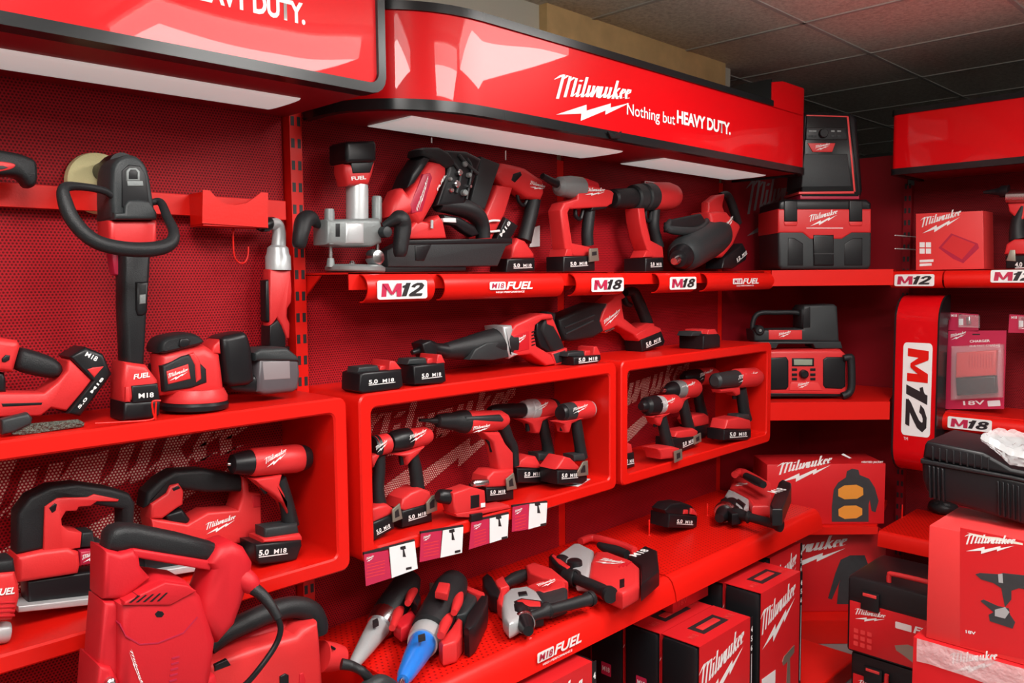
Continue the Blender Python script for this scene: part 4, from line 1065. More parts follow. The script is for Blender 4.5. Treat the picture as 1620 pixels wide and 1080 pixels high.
# ================================================================ corner shelves
def corner_at(u, v, z, back=0.0):
    """point on a corner shelf along the photo column, pushed back from the front edge"""
    r = ray(u, v); d = Vector((-.7071, -.7071, 0)); p0 = Vector((3.03, 1.575, 0)) + Vector((.7071, .7071, 0)) * (.018 + back)
    tt = (p0 - Vector((CAM.x, CAM.y, 0))).dot(d) / r.dot(d); q = CAM + r * tt
    return Vector((q.x, q.y, z))
t = Tool('toolbox_vacuum', 'red and black toolbox shaped vacuum on the top corner shelf', 'vacuum', corner_at(1305, 420, 1.520), -45)
bd = t.slab('tank', 'charcoal', [(1231, 350), (1380, 350), (1379, 412), (1374, 418), (1237, 418), (1232, 412)], .26, .012, dy=.13)
for p in ([(1246, 412), (1247, 368), (1257, 368), (1271, 377), (1271, 412)], [(1336, 412), (1336, 377), (1350, 368), (1365, 368), (1365, 412)]):
    t.slab('tank_panel', 'black', p, .264, .004, dy=.13, parent=bd)
t.slab('motor_head', 'tool', [(1231, 322), (1379, 322), (1379, 360), (1348, 360), (1332, 370), (1282, 370), (1270, 360), (1231, 360)], .268, .008, dy=.13)
t.slab('front_latch', 'black', [(1287, 363), (1320, 363), (1320, 412), (1288, 412)], .275, .006, dy=.13)
t.slab('latch_line', 'ink', [(1288, 392), (1320, 392), (1320, 394), (1288, 394)], .277, 0, dy=.13)
t.slab('lid', 'black', [(1232, 326), (1233, 311), (1240, 307), (1372, 307), (1379, 313), (1379, 326)], .262, .010, dy=.13)
for x in (1241, 1344):
    lt = t.slab('lid_latch', 'black', [(x, 309), (x + 21, 309), (x + 21, 342), (x, 342)], .276, .004, dy=.13)
    t.slab('latch_foot', 'tool', [(x - 1, 342), (x + 22, 342), (x + 20, 349), (x + 1, 349)], .276, .004, dy=.13, parent=lt)
t.print('script_logo', LOGO, 'white', (1281, 350), (1327, 344), 22, -.0042)
t.slab('logo_line', 'white', [(1276, 352), (1334, 352), (1334, 353), (1276, 353)], .2695, 0, dy=.13)
t.settle(1.520)
VT = max((o.matrix_world @ v.co).z for o in t.root.children_recursive if o.type == 'MESH' for v in o.data.vertices)

t = Tool('charger_radio', 'tall black radio with round dial standing on the toolbox vacuum', 'radio', corner_at(1312, 302, VT, .03), -45)
t.slab('case', 'black', [(1268, 303), (1270, 170), (1276, 164), (1348, 167), (1357, 175), (1366, 290), (1362, 303)], .17, .016, dy=.085)
t.slab('front_frame', 'trim', [(1268, 300), (1276, 168), (1345, 170), (1360, 300)], .176, .006, dy=.085)
t.slab('edge_strip', 'cartonlight', [(1264, 292), (1352, 291), (1352, 295), (1264, 296)], .180, .002, dy=.085)
t.slab('edge_strip', 'cartonlight', [(1276, 170), (1342, 172), (1342, 174), (1276, 172)], .179, .001, dy=.085)
t.slab('edge_strip', 'cartonlight', [(1340, 173), (1343, 173), (1354, 292), (1351, 292)], .179, .001, dy=.085)
t.slab('speaker_grille', 'charcoal', [(1272, 232), (1341, 232), (1348, 284), (1268, 285)], .181, .004, dy=.085)
t.slab('control_panel', 'black', [(1276, 190), (1339, 190), (1341, 210), (1275, 210)], .180, .003, dy=.085)
A = t.p(1302, 200, -.005); bm = bmesh.new(); add_lathe(bm, (A[0], -.02, A[1]), (A[0], .0, A[1]), [(0, .015), (.004, .018), (.02, .018)], 24); finish(bm, 'dial', 'rubber', t.root)
for u in (1283, 1289, 1318, 1328):
    for v in (196, 204): t.slab('button', 'grey' if v == 196 else 'charcoal', [(u - 3, v - 1.5), (u + 3, v - 1.5), (u + 3, v + 1.5), (u - 3, v + 1.5)], .184, .001, dy=.085)
lp = t.slab('logo_plate', 'tool', [(1278, 215), (1322, 215), (1317, 229), (1286, 229)], .184, .002, dy=.085)
t.print('script_logo', LOGO, 'white', (1290, 227), (1314, 224), 10, -.0075, lp)
t.slab('base_foot', 'crimson', [(1266, 297), (1360, 297), (1360, 304), (1266, 304)], .172, .003, dy=.085)
t.settle(VT)

t = Tool('jobsite_radio', 'red jobsite radio with two black speakers on the middle corner shelf', 'radio', corner_at(1270, 636, .995, .04), -45)
bd = t.slab('case', 'tool', [(1204, 634), (1204, 572), (1212, 565), (1330, 563), (1339, 571), (1340, 630), (1334, 636)], .14, .012, dy=.07)
for p in ([(1210, 577), (1244, 575), (1248, 581), (1248, 622), (1244, 627), (1210, 628)], [(1302, 579), (1308, 575), (1334, 575), (1338, 580), (1338, 622), (1332, 626), (1306, 625), (1302, 620)]):
    t.slab('speaker', 'black', p, .148, .006, dy=.07)
t.tube('roll_bar', 'rubber', [(1334, 577, 5), (1343, 576, 6), (1346, 580, 6), (1347, 618, 6), (1343, 632, 6), (1332, 637, 6)], dy=-.01)
ds = t.slab('display_bezel', 'black', [(1253, 577), (1288, 577), (1288, 590), (1253, 590)], .146, .003, dy=.07)
t.slab('display', 'lcd', [(1256, 579), (1285, 579), (1285, 588), (1256, 588)], .148, .001, dy=.07, parent=ds)
A = t.p(1271, 602, -.004); bm = bmesh.new(); add_lathe(bm, (A[0], -.02, A[1]), (A[0], .0, A[1]), [(0, .012), (.004, .017), (.02, .018)], 24); finish(bm, 'dial', 'black', t.root)
for u in (1257, 1286):
    for v in (595, 603, 610): t.slab('button', 'black', [(u - 4, v - 2), (u + 4, v - 2), (u + 4, v + 2), (u - 4, v + 2)], .147, .001, dy=.07)
lp = t.slab('logo_plate', 'cartonlight', [(1251, 615), (1294, 615), (1301, 628), (1248, 628)], .146, .003, dy=.07)
t.print('script_logo', LOGO, 'white', (1262, 625), (1281, 622), 9, -.0042, lp)
t.slab('base', 'black', [(1208, 632), (1336, 632), (1334, 638), (1210, 638)], .136, .004, dy=.07)
t.settle(.995)
JT = max((o.matrix_world @ v.co).z for o in t.root.children_recursive if o.type == 'MESH' and o.name.startswith('case') for v in o.data.vertices)
t = Tool('transfer_pump', 'black unit with a flat carry handle and red strip stacked on the jobsite radio', 'tool case', corner_at(1262, 562, JT, .065), -45)
t.slab('base', 'charcoal', [(1198, 563), (1200, 552), (1330, 552), (1333, 563), (1290, 563), (1286, 556), (1232, 556), (1227, 563)], .12, .004, dy=.06)
t.slab('body', 'charcoal', [(1194, 552), (1192, 534), (1270, 532), (1268, 502), (1273, 495), (1320, 493), (1325, 497), (1328, 553)], .12, .010, dy=.06)
t.slab('body_groove', 'black', [(1271, 500), (1282, 497), (1282, 530), (1270, 531)], .123, .003, dy=.06)
t.tube('carry_handle', 'rubber', [(1194, 536, 4), (1190, 527, 4), (1199, 508, 4), (1230, 506, 4), (1258, 506, 4), (1272, 510, 5)], dy=.04)
lp = t.slab('red_strip', 'tool', [(1216, 534), (1269, 534), (1269, 549), (1216, 549)], .124, .003, dy=.06)
t.print('script_logo', LOGO, 'white', (1232, 546), (1252, 543), 9, -.003, lp)
A = t.p(1201, 534, 0); bm = bmesh.new(); add_lathe(bm, (A[0], -.012, A[1]), (A[0], .03, A[1]), [(0, .016), (.004, .020), (.04, .020)], 20); finish(bm, 'pivot', 'black', t.root)
bm = bmesh.new(); add_lathe(bm, (A[0], -.015, A[1]), (A[0], -.01, A[1]), [(0, .006), (.005, .008)], 12); finish(bm, 'pivot_bolt', 'steel', t.root)
t.settle(JT + .001)
# ================================================================ pistol tools in the display boxes
FZ = BZ0 + .034
def gun(name, label, u, y, z, heads, grip, foot=None, batt=None, latch=None, hook=None, bracket=None, trig=None, logo=None, lab=None, collar=None, w=.058, bw=.076, group=None, txt='5.0', led=None):
    t = Tool(name, label, 'power tool', (on_y(u, 700, y).x, y, z), 0, group)
    for nm, m, a, b, pr in heads: t.lathe(nm, m, a, b, pr)
    if bracket: t.slab('trigger_bracket', 'tool', bracket, .044, .008)
    if trig: t.tube('trigger', 'black', [(p[0], p[1], p[2] if len(p) > 2 else 3.5) for p in trig], seg=8)
    t.tube('grip', 'rubber', grip, wide=.95)
    if collar: t.slab('grip_collar', 'charcoal', collar, .05, .008)
    if foot: t.slab('foot', 'tool', foot, .070, .008)
    bt = None
    if batt:
        bt = t.slab('battery', 'black', batt, bw, .007)
        if lab: amp(t, bt, lab[0], lab[1], lab[2] if len(lab) > 2 else 9, -bw / 2 - .0006, txt)
    if latch: t.slab('latch', 'tool', latch, bw - .004, .003, parent=bt)
    if hook:
        cu = sum(p[0] for p in hook) / len(hook); cv = sum(p[1] for p in hook) / len(hook)
        h = t.slab('belt_hook', 'bronze', hook, .005, .001, dy=-.042)
        q = [(cu + (p[0] - cu) * .45, cv + (p[1] - cv) * .5) for p in hook]
        t.slab('hook_slot', 'ink', q, .0062, 0, dy=-.042, parent=h)
    if logo: t.print('script_logo', LOGO, 'white', logo[0], logo[1], logo[2], -logo[3])
    t.settle(z)
    return t
def cyl(*p): return list(p)

# --- middle box
gun('impact_driver', 'impact driver half hidden by the left rim of the middle box', 604, 1.632, FZ,
    [('gear_case', 'black', (588, 709), (596, 708), [(0, 17), (.3, 18), (1, 19)]), ('motor_housing', 'tool', (592, 708), (615, 702), [(0, 18), (.1, 17), (.9, 16), (1, 13)])],
    [(600, 722, 10), (600, 745, 10), (598, 775, 10), (600, 798, 12)], [(588, 806), (600, 802), (614, 799), (624, 806), (620, 816), (588, 830)],
    [(588, 829), (622, 815), (626, 838), (588, 860)], None, [(621, 808), (633, 798), (637, 822), (622, 828)], [(589, 722), (606, 716), (598, 730), (592, 742), (589, 735)],
    [(590, 728), (590, 740)], ((596, 718), (615, 708), 14, .030), ((596, 846), (618, 834)))
gun('impact_driver', 'impact driver with a black nose and silver lamp, left of the screw gun', 660, 1.655, FZ,
    [('gear_case', 'black', (615, 698), (646, 692), [(0, 8), (.06, 14), (.3, 17), (.8, 18), (1, 17)]), ('motor_housing', 'tool', (643, 693), (679, 687), [(0, 16), (.1, 16), (.8, 15), (1, 11)])],
    [(652, 715, 9), (656, 735, 10.5), (659, 755, 11), (661, 778, 12)], [(635, 804), (638, 788), (650, 778), (668, 771), (682, 776), (684, 788), (672, 800), (640, 808)],
    [(636, 807), (684, 793), (685, 824), (637, 834)], None, [(675, 794), (684, 783), (692, 780), (692, 806), (676, 812)], [(624, 718), (650, 712), (674, 704), (664, 717), (653, 727), (646, 735), (643, 722)],
    [(634, 718, 4), (636, 733, 4)], ((648, 699), (676, 689), 14, .030), ((646, 821), (675, 812)))
t = gun('screw_gun', 'screw gun with a long thin black nose in the centre of the middle box', 795, 1.652, FZ,
    [('nose', 'black', (664, 669), (692, 670), [(0, 2.5), (.6, 3.5), (.7, 5), (1, 6)]), ('clutch', 'rubber', (690, 670), (736, 671), [(0, 6), (.05, 10), (.3, 13), (.55, 14), (.7, 16), (.85, 18), (1, 19)]),
     ('motor_housing', 'tool', (735, 672), (800, 668), [(0, 17), (.05, 18), (.85, 16), (1, 10)])],
    [(790, 670, 10), (798, 682, 10), (804, 697, 9), (812, 712, 8), (815, 740, 7)], [(770, 776), (773, 758), (782, 749), (814, 747), (814, 766), (806, 774)],
    [(769, 775), (814, 774), (814, 794), (771, 799)], None, [(801, 762), (813, 752), (818, 777), (803, 780)], [(764, 688), (792, 688), (801, 706), (813, 720), (814, 750), (791, 750), (786, 722), (781, 704)],
    [(770, 698), (776, 708), (778, 718)], ((747, 689), (775, 686), 12, .034), ((775, 786), (800, 783), 8))
t.slab('top_rubber', 'charcoal', [(738, 663), (794, 660), (800, 668), (796, 673), (738, 672)], .062, .010)
gun('drill_driver', 'drill with a black chuck and silver collar, second from the right in the middle box', 850, 1.702, FZ,
    [('chuck', 'black', (774, 665), (828, 663), [(0, 6), (.1, 9), (.3, 11), (1, 12)]), ('collar', 'silver', (826, 663), (846, 661), [(0, 13), (.2, 15), (.5, 15), (.55, 16.5), (1, 16.5)]),
     ('motor_housing', 'tool', (844, 661), (876, 659), [(0, 16), (.8, 15), (1, 13)]), ('rear_cap', 'rubber', (872, 659), (881, 658), [(0, 15), (.6, 14), (1, 9)])],
    [(858, 676, 8.5), (862, 698, 9), (866, 718, 9.5), (868, 738, 11)], [(820, 754), (824, 743), (834, 736), (848, 736), (855, 748), (866, 752), (866, 756)],
    [(818, 755), (875, 754), (876, 774), (868, 779), (820, 779)], None, [(859, 758), (868, 741), (874, 744), (876, 762), (860, 763)], [(826, 678), (858, 672), (880, 670), (860, 681), (855, 700), (848, 700), (842, 686)],
    [(834, 684), (835, 696)], ((846, 667), (868, 658), 10, .030), ((829, 768), (856, 766)), [(852, 731), (876, 729), (878, 742), (854, 744)])
gun('drill_driver', 'drill with a silver-edged red motor housing at the right end of the middle box', 905, 1.618, FZ,
    [('chuck', 'black', (886, 645), (893, 644), [(0, 11), (.3, 13), (1, 13)]), ('gear_case', 'charcoal', (890, 644), (906, 642), [(0, 14), (.6, 15), (1, 15)]), ('motor_housing', 'tool', (904, 642), (932, 639), [(0, 15), (.9, 15), (1, 14)]),
     ('rear_ring', 'silver', (931, 639), (937, 638.5), [(0, 14), (.5, 13), (1, 9)])],
    [(911, 655, 9), (914, 675, 9.5), (917, 695, 9.5), (920, 716, 10.5)], [(879, 734), (886, 724), (894, 713), (904, 716), (918, 730), (918, 736)],
    [(882, 735), (930, 734), (930, 752), (922, 758), (883, 758)], None, [(914, 738), (923, 722), (930, 720), (931, 743), (915, 745)], [(884, 659), (926, 652), (906, 662), (902, 676), (897, 676), (894, 664)],
    [(888, 662), (889, 672)], ((906, 646), (930, 640), 11, .030), ((888, 747), (914, 745)), [(908, 711), (926, 709), (928, 721), (910, 722)])
# red compact tool lying in front
t = Tool('pipe_press', 'small red tool with a black nose lying on the floor of the middle box', 'power tool', (on_y(742, 812, 1.586).x, 1.586, FZ))
t.lathe('nose', 'black', (692, 784), (719, 787), [(0, 7), (.15, 11), (.8, 12), (1, 11)])
bd = t.slab('body', 'tool', [(717, 780), (746, 770), (768, 776), (770, 803), (746, 810), (722, 814), (718, 802)], .05, .006)
t.slab('vent', 'black', [(745, 784), (759, 782), (759, 802), (745, 805)], .053, .002, parent=bd)
t.slab('sticker', 'paper', [(761, 796), (768, 795), (768, 802), (761, 803)], .052, .001, parent=bd)
t.slab('base', 'tool', [(721, 813), (770, 805), (806, 799), (808, 804), (770, 812), (744, 819), (724, 818)], .055, .003)
t.lathe('steel_jaw', 'steel', (747, 765), (770, 763), [(0, 4), (.1, 6), (1, 6)], dy=.02, seg=16)
t.settle(FZ)
# --- right-hand box
t = Tool('drill_driver', 'drill mostly hidden behind the left rim of the right-hand box', 'power tool', (on_y(990, 735, 1.64).x, 1.64, FZ))
t.slab('housing', 'tool', [(980, 612), (994, 614), (995, 654), (988, 666), (982, 664)], .052, .010)
t.slab('grip', 'rubber', [(982, 662), (987, 664), (992, 690), (996, 706), (985, 706)], .045, .012)
t.slab('foot', 'tool', [(983, 705), (996, 700), (1000, 702), (1002, 716), (983, 719)], .068, .006)
bt = t.slab('battery', 'black', [(984, 718), (1004, 714), (1005, 737), (990, 742), (984, 743)], .076, .006)
amp(t, bt, (988, 733), (1003, 730), 9, -.0386)
t.settle(FZ)
gun('impact_driver', 'bare impact driver with no battery standing at the front of the right-hand box', 1058, 1.585, FZ,
    [('gear_case', 'black', (1014, 651), (1036, 649), [(0, 6), (.1, 8), (.3, 9), (.4, 14), (1, 16)]), ('collar', 'silver', (1035, 649), (1047, 648), [(0, 15), (.5, 15), (1, 14)]), ('motor_housing', 'tool', (1045, 648), (1070, 646), [(0, 15), (.85, 15), (1, 12)])],
    [(1046, 662, 8), (1049, 680, 9), (1053, 698, 9.5), (1058, 716, 10)], [(1040, 718), (1064, 714), (1076, 717), (1078, 728), (1066, 733), (1048, 735), (1046, 726)],
    None, None, [(1067, 722), (1079, 718), (1080, 734), (1068, 740)], [(1030, 668), (1062, 661), (1050, 670), (1046, 682), (1040, 678), (1036, 670)],
    [(1035, 672), (1037, 682)], ((1046, 655), (1068, 648), 13, .030), None)
gun('impact_driver', 'impact driver with a shiny black nose, second along in the right-hand box', 1086, 1.655, FZ,
    [('anvil', 'steel', (1047, 619), (1053, 619), [(0, 3), (1, 4)]), ('gear_case', 'black', (1052, 619), (1066, 618), [(0, 5), (.3, 8), (.6, 12), (1, 14)]), ('collar', 'grey', (1065, 618), (1079, 617), [(0, 14), (.5, 15), (1, 14)]), ('motor_housing', 'tool', (1077, 617), (1101, 615), [(0, 15), (.85, 15), (1, 12)])],
    [(1080, 632, 8), (1083, 650, 9), (1086, 664, 9.5), (1090, 680, 10)], [(1068, 693), (1072, 684), (1098, 679), (1105, 683), (1104, 694), (1080, 698)],
    [(1064, 695), (1106, 690), (1106, 704), (1082, 716), (1064, 714)], None, [(1098, 692), (1109, 686), (1110, 700), (1099, 705)], [(1066, 633), (1094, 629), (1084, 637), (1080, 648), (1076, 642)],
    [(1076, 636), (1078, 648)], ((1078, 624), (1100, 616), 13, .030), ((1080, 708), (1098, 700)))
gun('impact_driver', 'impact driver at the back of the right-hand box, third along', 1110, 1.722, FZ,
    [('gear_case', 'black', (1080, 608), (1106, 606), [(0, 6), (.2, 11), (1, 13)]), ('motor_housing', 'tool', (1104, 606), (1130, 604), [(0, 13.5), (.85, 14), (1, 11)])],
    [(1103, 620, 8), (1105, 640, 8.5), (1108, 654, 9), (1111, 668, 9.5)], [(1094, 676), (1098, 668), (1116, 664), (1122, 668), (1122, 682), (1100, 686)],
    [(1098, 684), (1122, 681), (1124, 697), (1108, 706), (1098, 704)], None, None, [(1092, 620), (1118, 616), (1106, 624), (1102, 634), (1098, 630)],
    None, ((1107, 612), (1128, 605), 13, .029), None, None, .05, .066)
gun('impact_wrench', 'impact wrench with a grey nose at the right end of the right-hand box', 1170, 1.592, FZ,
    [('gear_case', 'charcoal', (1130, 598), (1166, 594), [(0, 8), (.06, 12), (.9, 14), (1, 14)]), ('motor_housing', 'tool', (1163, 594), (1198, 592), [(0, 14), (.06, 15.5), (.85, 15.5), (1, 12)]), ('rear_cap', 'black', (1197, 592), (1201, 592), [(0, 12), (1, 9)])],
    [(1172, 610, 9), (1175, 630, 9.5), (1177, 645, 9.5), (1180, 660, 10.5)], [(1148, 674), (1152, 659), (1170, 655), (1188, 660), (1189, 675)],
    [(1146, 675), (1189, 674), (1189, 688), (1182, 692), (1146, 692)], None, None, [(1140, 612), (1172, 608), (1172, 620), (1166, 622), (1160, 616), (1142, 617)],
    [(1161, 614), (1162, 626)], ((1167, 601), (1198, 596), 14, .032), ((1154, 686), (1182, 684)), [(1168, 651), (1186, 650), (1188, 660), (1168, 661)])

# ---------------------------------------------------------------- price cards
def card_mark(t, par, P, dy):
    u, v = P
    t.slab('product_picture', 'ink', [(u - 5, v - 7), (u + 3, v - 9), (u + 4, v - 4), (u + 1, v - 3), (u + 3, v + 5), (u + 4, v + 9), (u - 1, v + 9), (u - 1, v - 2), (u - 5, v - 3)], .0003, 0, dy=dy, parent=par, front=False)
CARDS = [([(576, 877), (614, 870), (619, 914), (579, 927)], [(616, 866), (656, 856), (661, 899), (620, 914)], 'large price card hanging below the left end of the middle box'),
         ([(666, 844), (699, 839), (696, 882), (664, 889)], [(701, 839), (733, 833), (731, 874), (697, 882)], 'second price card from the left below the middle box'),
         ([(746, 826), (774, 820), (774, 859), (742, 869)], [(775, 820), (805, 813), (803, 850), (775, 859)], 'price card with a black clip below the small red tool'),
         ([(811, 802), (837, 797), (836, 837), (810, 841)], [(838, 797), (866, 795), (864, 829), (836, 837)], 'rightmost price card hanging below the middle box')]
for k, (rd, wh, lab) in enumerate(CARDS):
    y = BF - .006
    t = Tool('price_card', lab, 'price card', on_y(rd[0][0], rd[0][1], y), 0, 'price cards on the middle box')
    a = t.slab('red_half', 'pinkred', rd, .0014, 0); b = t.slab('white_half', 'paper', wh, .0016, 0)
    t.print('script_logo', LOGO, 'white', (rd[0][0] + 3, rd[0][1] + 12), (rd[0][0] + 15, rd[0][1] + 9), 9, -.0008, a)
    for q in range(5):
        v = 16 + q * 5
        t.slab('text_line', 'cartonlight', [(rd[0][0] + 4, rd[0][1] + v), (rd[1][0] - 5, rd[1][1] + v), (rd[1][0] - 5, rd[1][1] + v + 1), (rd[0][0] + 4, rd[0][1] + v + 1)], .0018, 0, parent=a)
    cu = sum(p[0] for p in wh) / 4; cv = sum(p[1] for p in wh) / 4
    card_mark(t, b, (cu, cv - 12), -.0009)
    t.slab('price', 'ink', [(cu + 4, cv + 14), (cu + 13, cv + 12), (cu + 13, cv + 16), (cu + 4, cv + 18)], .0018, 0, parent=b)
    t.slab('hanger', 'ink', [(rd[0][0], rd[0][1] - 3), (wh[1][0], wh[1][1] - 3), (wh[1][0], wh[1][1] + 1), (rd[0][0], rd[0][1] + 1)], .006, 0, dy=.0035)
    if k == 2: t.slab('clip', 'black', [(746, 814), (764, 811), (764, 822), (746, 825)], .012, .002, dy=.002)
t = Tool('lying_card', 'white card lying flat on the floor of the middle box under a drill', 'price card', on_z(910, 762, FZ + .001), 18)
t.box('card', 'paper', (-.05, -.03, 0), (.05, .03, .001), 0)
t.box('card_picture', 'lcd', (-.01, -.015, .001), (.02, .01, .0013), 0)
# ---------------------------------------------------------------- left display box
gun('heat_gun', 'red heat gun with a black nozzle standing at the right end of the left box', 440, 1.652, FZ,
    [('nozzle', 'black', (364, 739), (397, 736), [(0, 9), (.1, 15), (.5, 18), (1, 20)]), ('barrel', 'tool', (396, 736), (476, 729), [(0, 20), (.05, 22), (.9, 23), (1, 21)]), ('rear_cap', 'black', (474, 729), (487, 728), [(0, 21), (.6, 20), (1, 17)]),
     ('steel_tip', 'steel', (360, 739), (368, 739), [(0, 2.5), (1, 4)])],
    [(442, 762, 11), (449, 785, 11.5), (455, 808, 12), (460, 836, 14)], [(417, 864), (417, 858), (476, 849), (479, 854), (479, 860)],
    [(404, 866), (478, 858), (479, 868), (471, 890), (463, 893), (412, 899), (406, 891)], None, None, [(403, 764), (448, 756), (444, 772), (452, 788), (457, 818), (450, 802), (436, 790), (424, 782)],
    [(412, 770), (416, 778), (421, 784)], ((421, 745), (456, 731), 20, .040), ((409, 884), (455, 878), 12), [(419, 840), (472, 832), (475, 850), (420, 858)])
def jigsaw_base(t, plate, mech):
    t.slab('base_plate', 'silver', plate, .085, .003); t.slab('blade_housing', 'black', mech, .050, .006)
t = Tool('jigsaw', 'red jigsaw with a black D handle in the left box, nearest the left photo edge', 'power tool', (on_y(95, 985, 1.690).x, 1.690, FZ))
t.slab('handle', 'rubber', [(29, 902), (30, 838), (50, 811), (84, 794), (124, 789), (178, 796), (207, 804), (216, 819), (214, 860), (196, 862), (196, 829), (150, 822), (128, 822), (104, 812), (76, 832), (72, 893)], .054, .008)
t.slab('fork', 'tool', [(70, 898), (72, 826), (92, 812), (140, 810), (150, 805), (190, 813), (188, 817), (155, 817), (145, 824), (126, 826), (123, 832), (106, 833), (99, 845), (100, 855), (110, 863), (131, 866), (129, 890), (100, 896)], .060, .004)
t.slab('lock_lever', 'black', [(79, 828), (88, 820), (92, 822), (90, 832), (84, 836)], .063, .002)
t.slab('rear_grip', 'rubber', [(131, 866), (149, 864), (152, 880), (166, 880), (166, 888), (129, 890)], .05, .006)
t.slab('nose', 'tool', [(28, 912), (30, 905), (70, 895), (110, 890), (128, 898), (130, 918), (126, 932), (44, 946), (28, 948)], .072, .012)
lb = t.slab('label_band', 'crimson', [(128, 896), (215, 884), (215, 906), (129, 919)], .066, .006)
t.print('script_logo', LOGO, 'white', (131, 914), (166, 904), 15, -.0335, lb)
jigsaw_base(t, [(30, 984), (200, 962), (202, 974), (31, 994)], [(44, 944), (180, 922), (190, 962), (46, 980)])
t.settle(FZ)
t = Tool('jigsaw', 'second red jigsaw with a long black handle beside the heat gun', 'power tool', (on_y(320, 915, 1.727).x, 1.727, FZ))
t.slab('handle', 'rubber', [(230, 822), (234, 797), (256, 775), (278, 762), (321, 759), (388, 769), (388, 794), (330, 796), (294, 792), (272, 786), (266, 798), (241, 816)], .054, .010)
t.slab('head', 'tool', [(240, 815), (265, 798), (270, 786), (284, 781), (292, 793), (291, 815), (280, 822), (258, 838), (240, 838)], .062, .006)
t.slab('lock_lever', 'black', [(273, 790), (283, 785), (287, 789), (276, 794)], .065, .002)
t.slab('trigger', 'black', [(262, 832), (290, 822), (303, 838), (300, 846), (270, 846)], .05, .008)
bd = t.slab('body', 'tool', [(240, 838), (258, 840), (298, 846), (330, 827), (378, 823), (385, 800), (384, 769), (394, 775), (396, 794), (414, 796), (416, 856), (402, 872), (330, 885), (250, 892)], .066, .006)
t.slab('clip', 'tool2', [(399, 800), (413, 799), (414, 818), (402, 819)], .07, .003, parent=bd)
t.print('script_logo', LOGO, 'white', (326, 862), (374, 850), 22, -.0335, bd)
jigsaw_base(t, [(214, 926), (372, 900), (374, 910), (216, 937)], [(228, 888), (360, 870), (366, 900), (230, 922)])
t.settle(FZ)
t = Tool('angle_drill', 'red tool with a silver barrel at the left photo edge, in the box', 'power tool', (on_y(5, 1030, 1.612).x, 1.612, FZ))
t.slab('body', 'tool', [(-36, 926), (26, 921), (33, 945), (34, 962), (28, 985), (22, 999), (-36, 1004)], .066, .012)
for k in range(4): t.slab('rib', 'tool2', [(-34, 972 + k * 7), (25, 968 + k * 7), (25, 971 + k * 7), (-34, 975 + k * 7)], .069, .001)
t.slab('collar', 'rubber', [(-36, 908), (24, 902), (27, 922), (-36, 930)], .06, .008)
t.lathe('barrel', 'silver', (-36, 1021), (15, 1016), [(0, 17), (.9, 17), (1, 15)])
t.print('lettering', text_mesh('FUEL', .03, .2), 'white', (-8, 960), (24, 956), 11, -.0342)
t.settle(FZ)

# ---------------------------------------------------------------- big corded tools at lower left
AZ = .50
t = Tool('corded_mixer', 'large corded red mixer with a black top handle in the left foreground', 'power tool', (on_y(250, 1100, 1.450).x, 1.450, AZ))
t.slab('top_grip', 'rubber', [(170, 872), (174, 848), (184, 837), (200, 832), (220, 833), (290, 847), (354, 864), (334, 892), (270, 884), (212, 872), (193, 877)], .052, .014)
t.slab('grip_underside', 'tool2', [(190, 873), (214, 868), (336, 888), (334, 903), (214, 882), (192, 884)], .060, .004)
t.slab('front_column', 'tool2', [(166, 870), (193, 876), (213, 870), (222, 880), (224, 897), (240, 915), (198, 949), (165, 949)], .078, .010)
t.slab('lower_column', 'tool2', [(164, 952), (202, 952), (192, 1100), (153, 1100)], .080, .010)
hs = t.slab('motor_housing', 'tool2', [(189, 956), (262, 918), (300, 922), (322, 945), (345, 1015), (334, 1100), (189, 1100)], .115, .020)
t.slab('vent_plate', 'tool2', [(198, 952), (262, 921), (298, 926), (312, 935), (270, 958), (196, 958)], .122, .004, parent=hs)
for k in range(5): t.slab('vent_slot', 'black', [(204 + k * 11, 953 - k * .5), (219 + k * 11, 942 - k * 1.2), (222 + k * 11, 942 - k * 1.2), (208 + k * 11, 953 - k * .5)], .1235, 0, parent=hs)
t.slab('screw_recess', 'black', [(245, 971), (250, 966), (257, 967), (260, 971), (256, 976), (248, 976)], .1165, 0, parent=hs)
t.slab('belly_seam', 'crimson', [(190, 985), (200, 1005), (222, 1018), (250, 1016), (290, 1000), (312, 975), (313, 977), (291, 1002), (250, 1018), (221, 1020), (199, 1007), (189, 987)], .117, 0, parent=hs)
for k in range(6): t.slab('vent_slot', 'crimson', [(272 - k, 1040 + k * 9), (284 - k, 1037 + k * 9), (284 - k, 1040 + k * 9), (272 - k, 1043 + k * 9)], .117, 0, parent=hs)
t.print('script_logo', LOGO, 'white', (203, 1028), (224, 1094), 22, -.0581, hs)
t.slab('rear_arm', 'tool2', [(332, 894), (350, 866), (372, 858), (392, 868), (405, 890), (402, 916), (376, 990), (348, 1022), (314, 978), (324, 948), (340, 904)], .088, .022)
t.slab('arm_vent', 'black', [(319, 994), (330, 1000), (329, 1004), (317, 999)], .10, 0); t.slab('arm_vent', 'black', [(317, 1006), (327, 1011), (325, 1015), (316, 1012)], .10, 0)
t.tube('cord_gland', 'tool2', [(376, 908, 18, -.02), (392, 920, 16, -.035), (401, 929, 13, -.04)])
cb = t.tube('strain_relief', 'rubber', [(396, 926, 12, -.04), (402, 931, 10, -.045), (416, 942, 8.5, -.06), (430, 960, 7.5, -.075), (440, 978, 6.5, -.085)])
t.tube('power_cord', 'black', [(439, 976, 4.5, -.085), (444, 995, 4.5, -.09), (436, 1020, 4.5, -.09), (412, 1055, 4.5, -.09), (385, 1085, 4.5, -.08), (350, 1105, 4.5, -.065)], seg=10)
t.slab('base_block', 'tool2', [(156, 1052), (178, 1056), (190, 1078), (190, 1130), (150, 1130)], .10, .010)
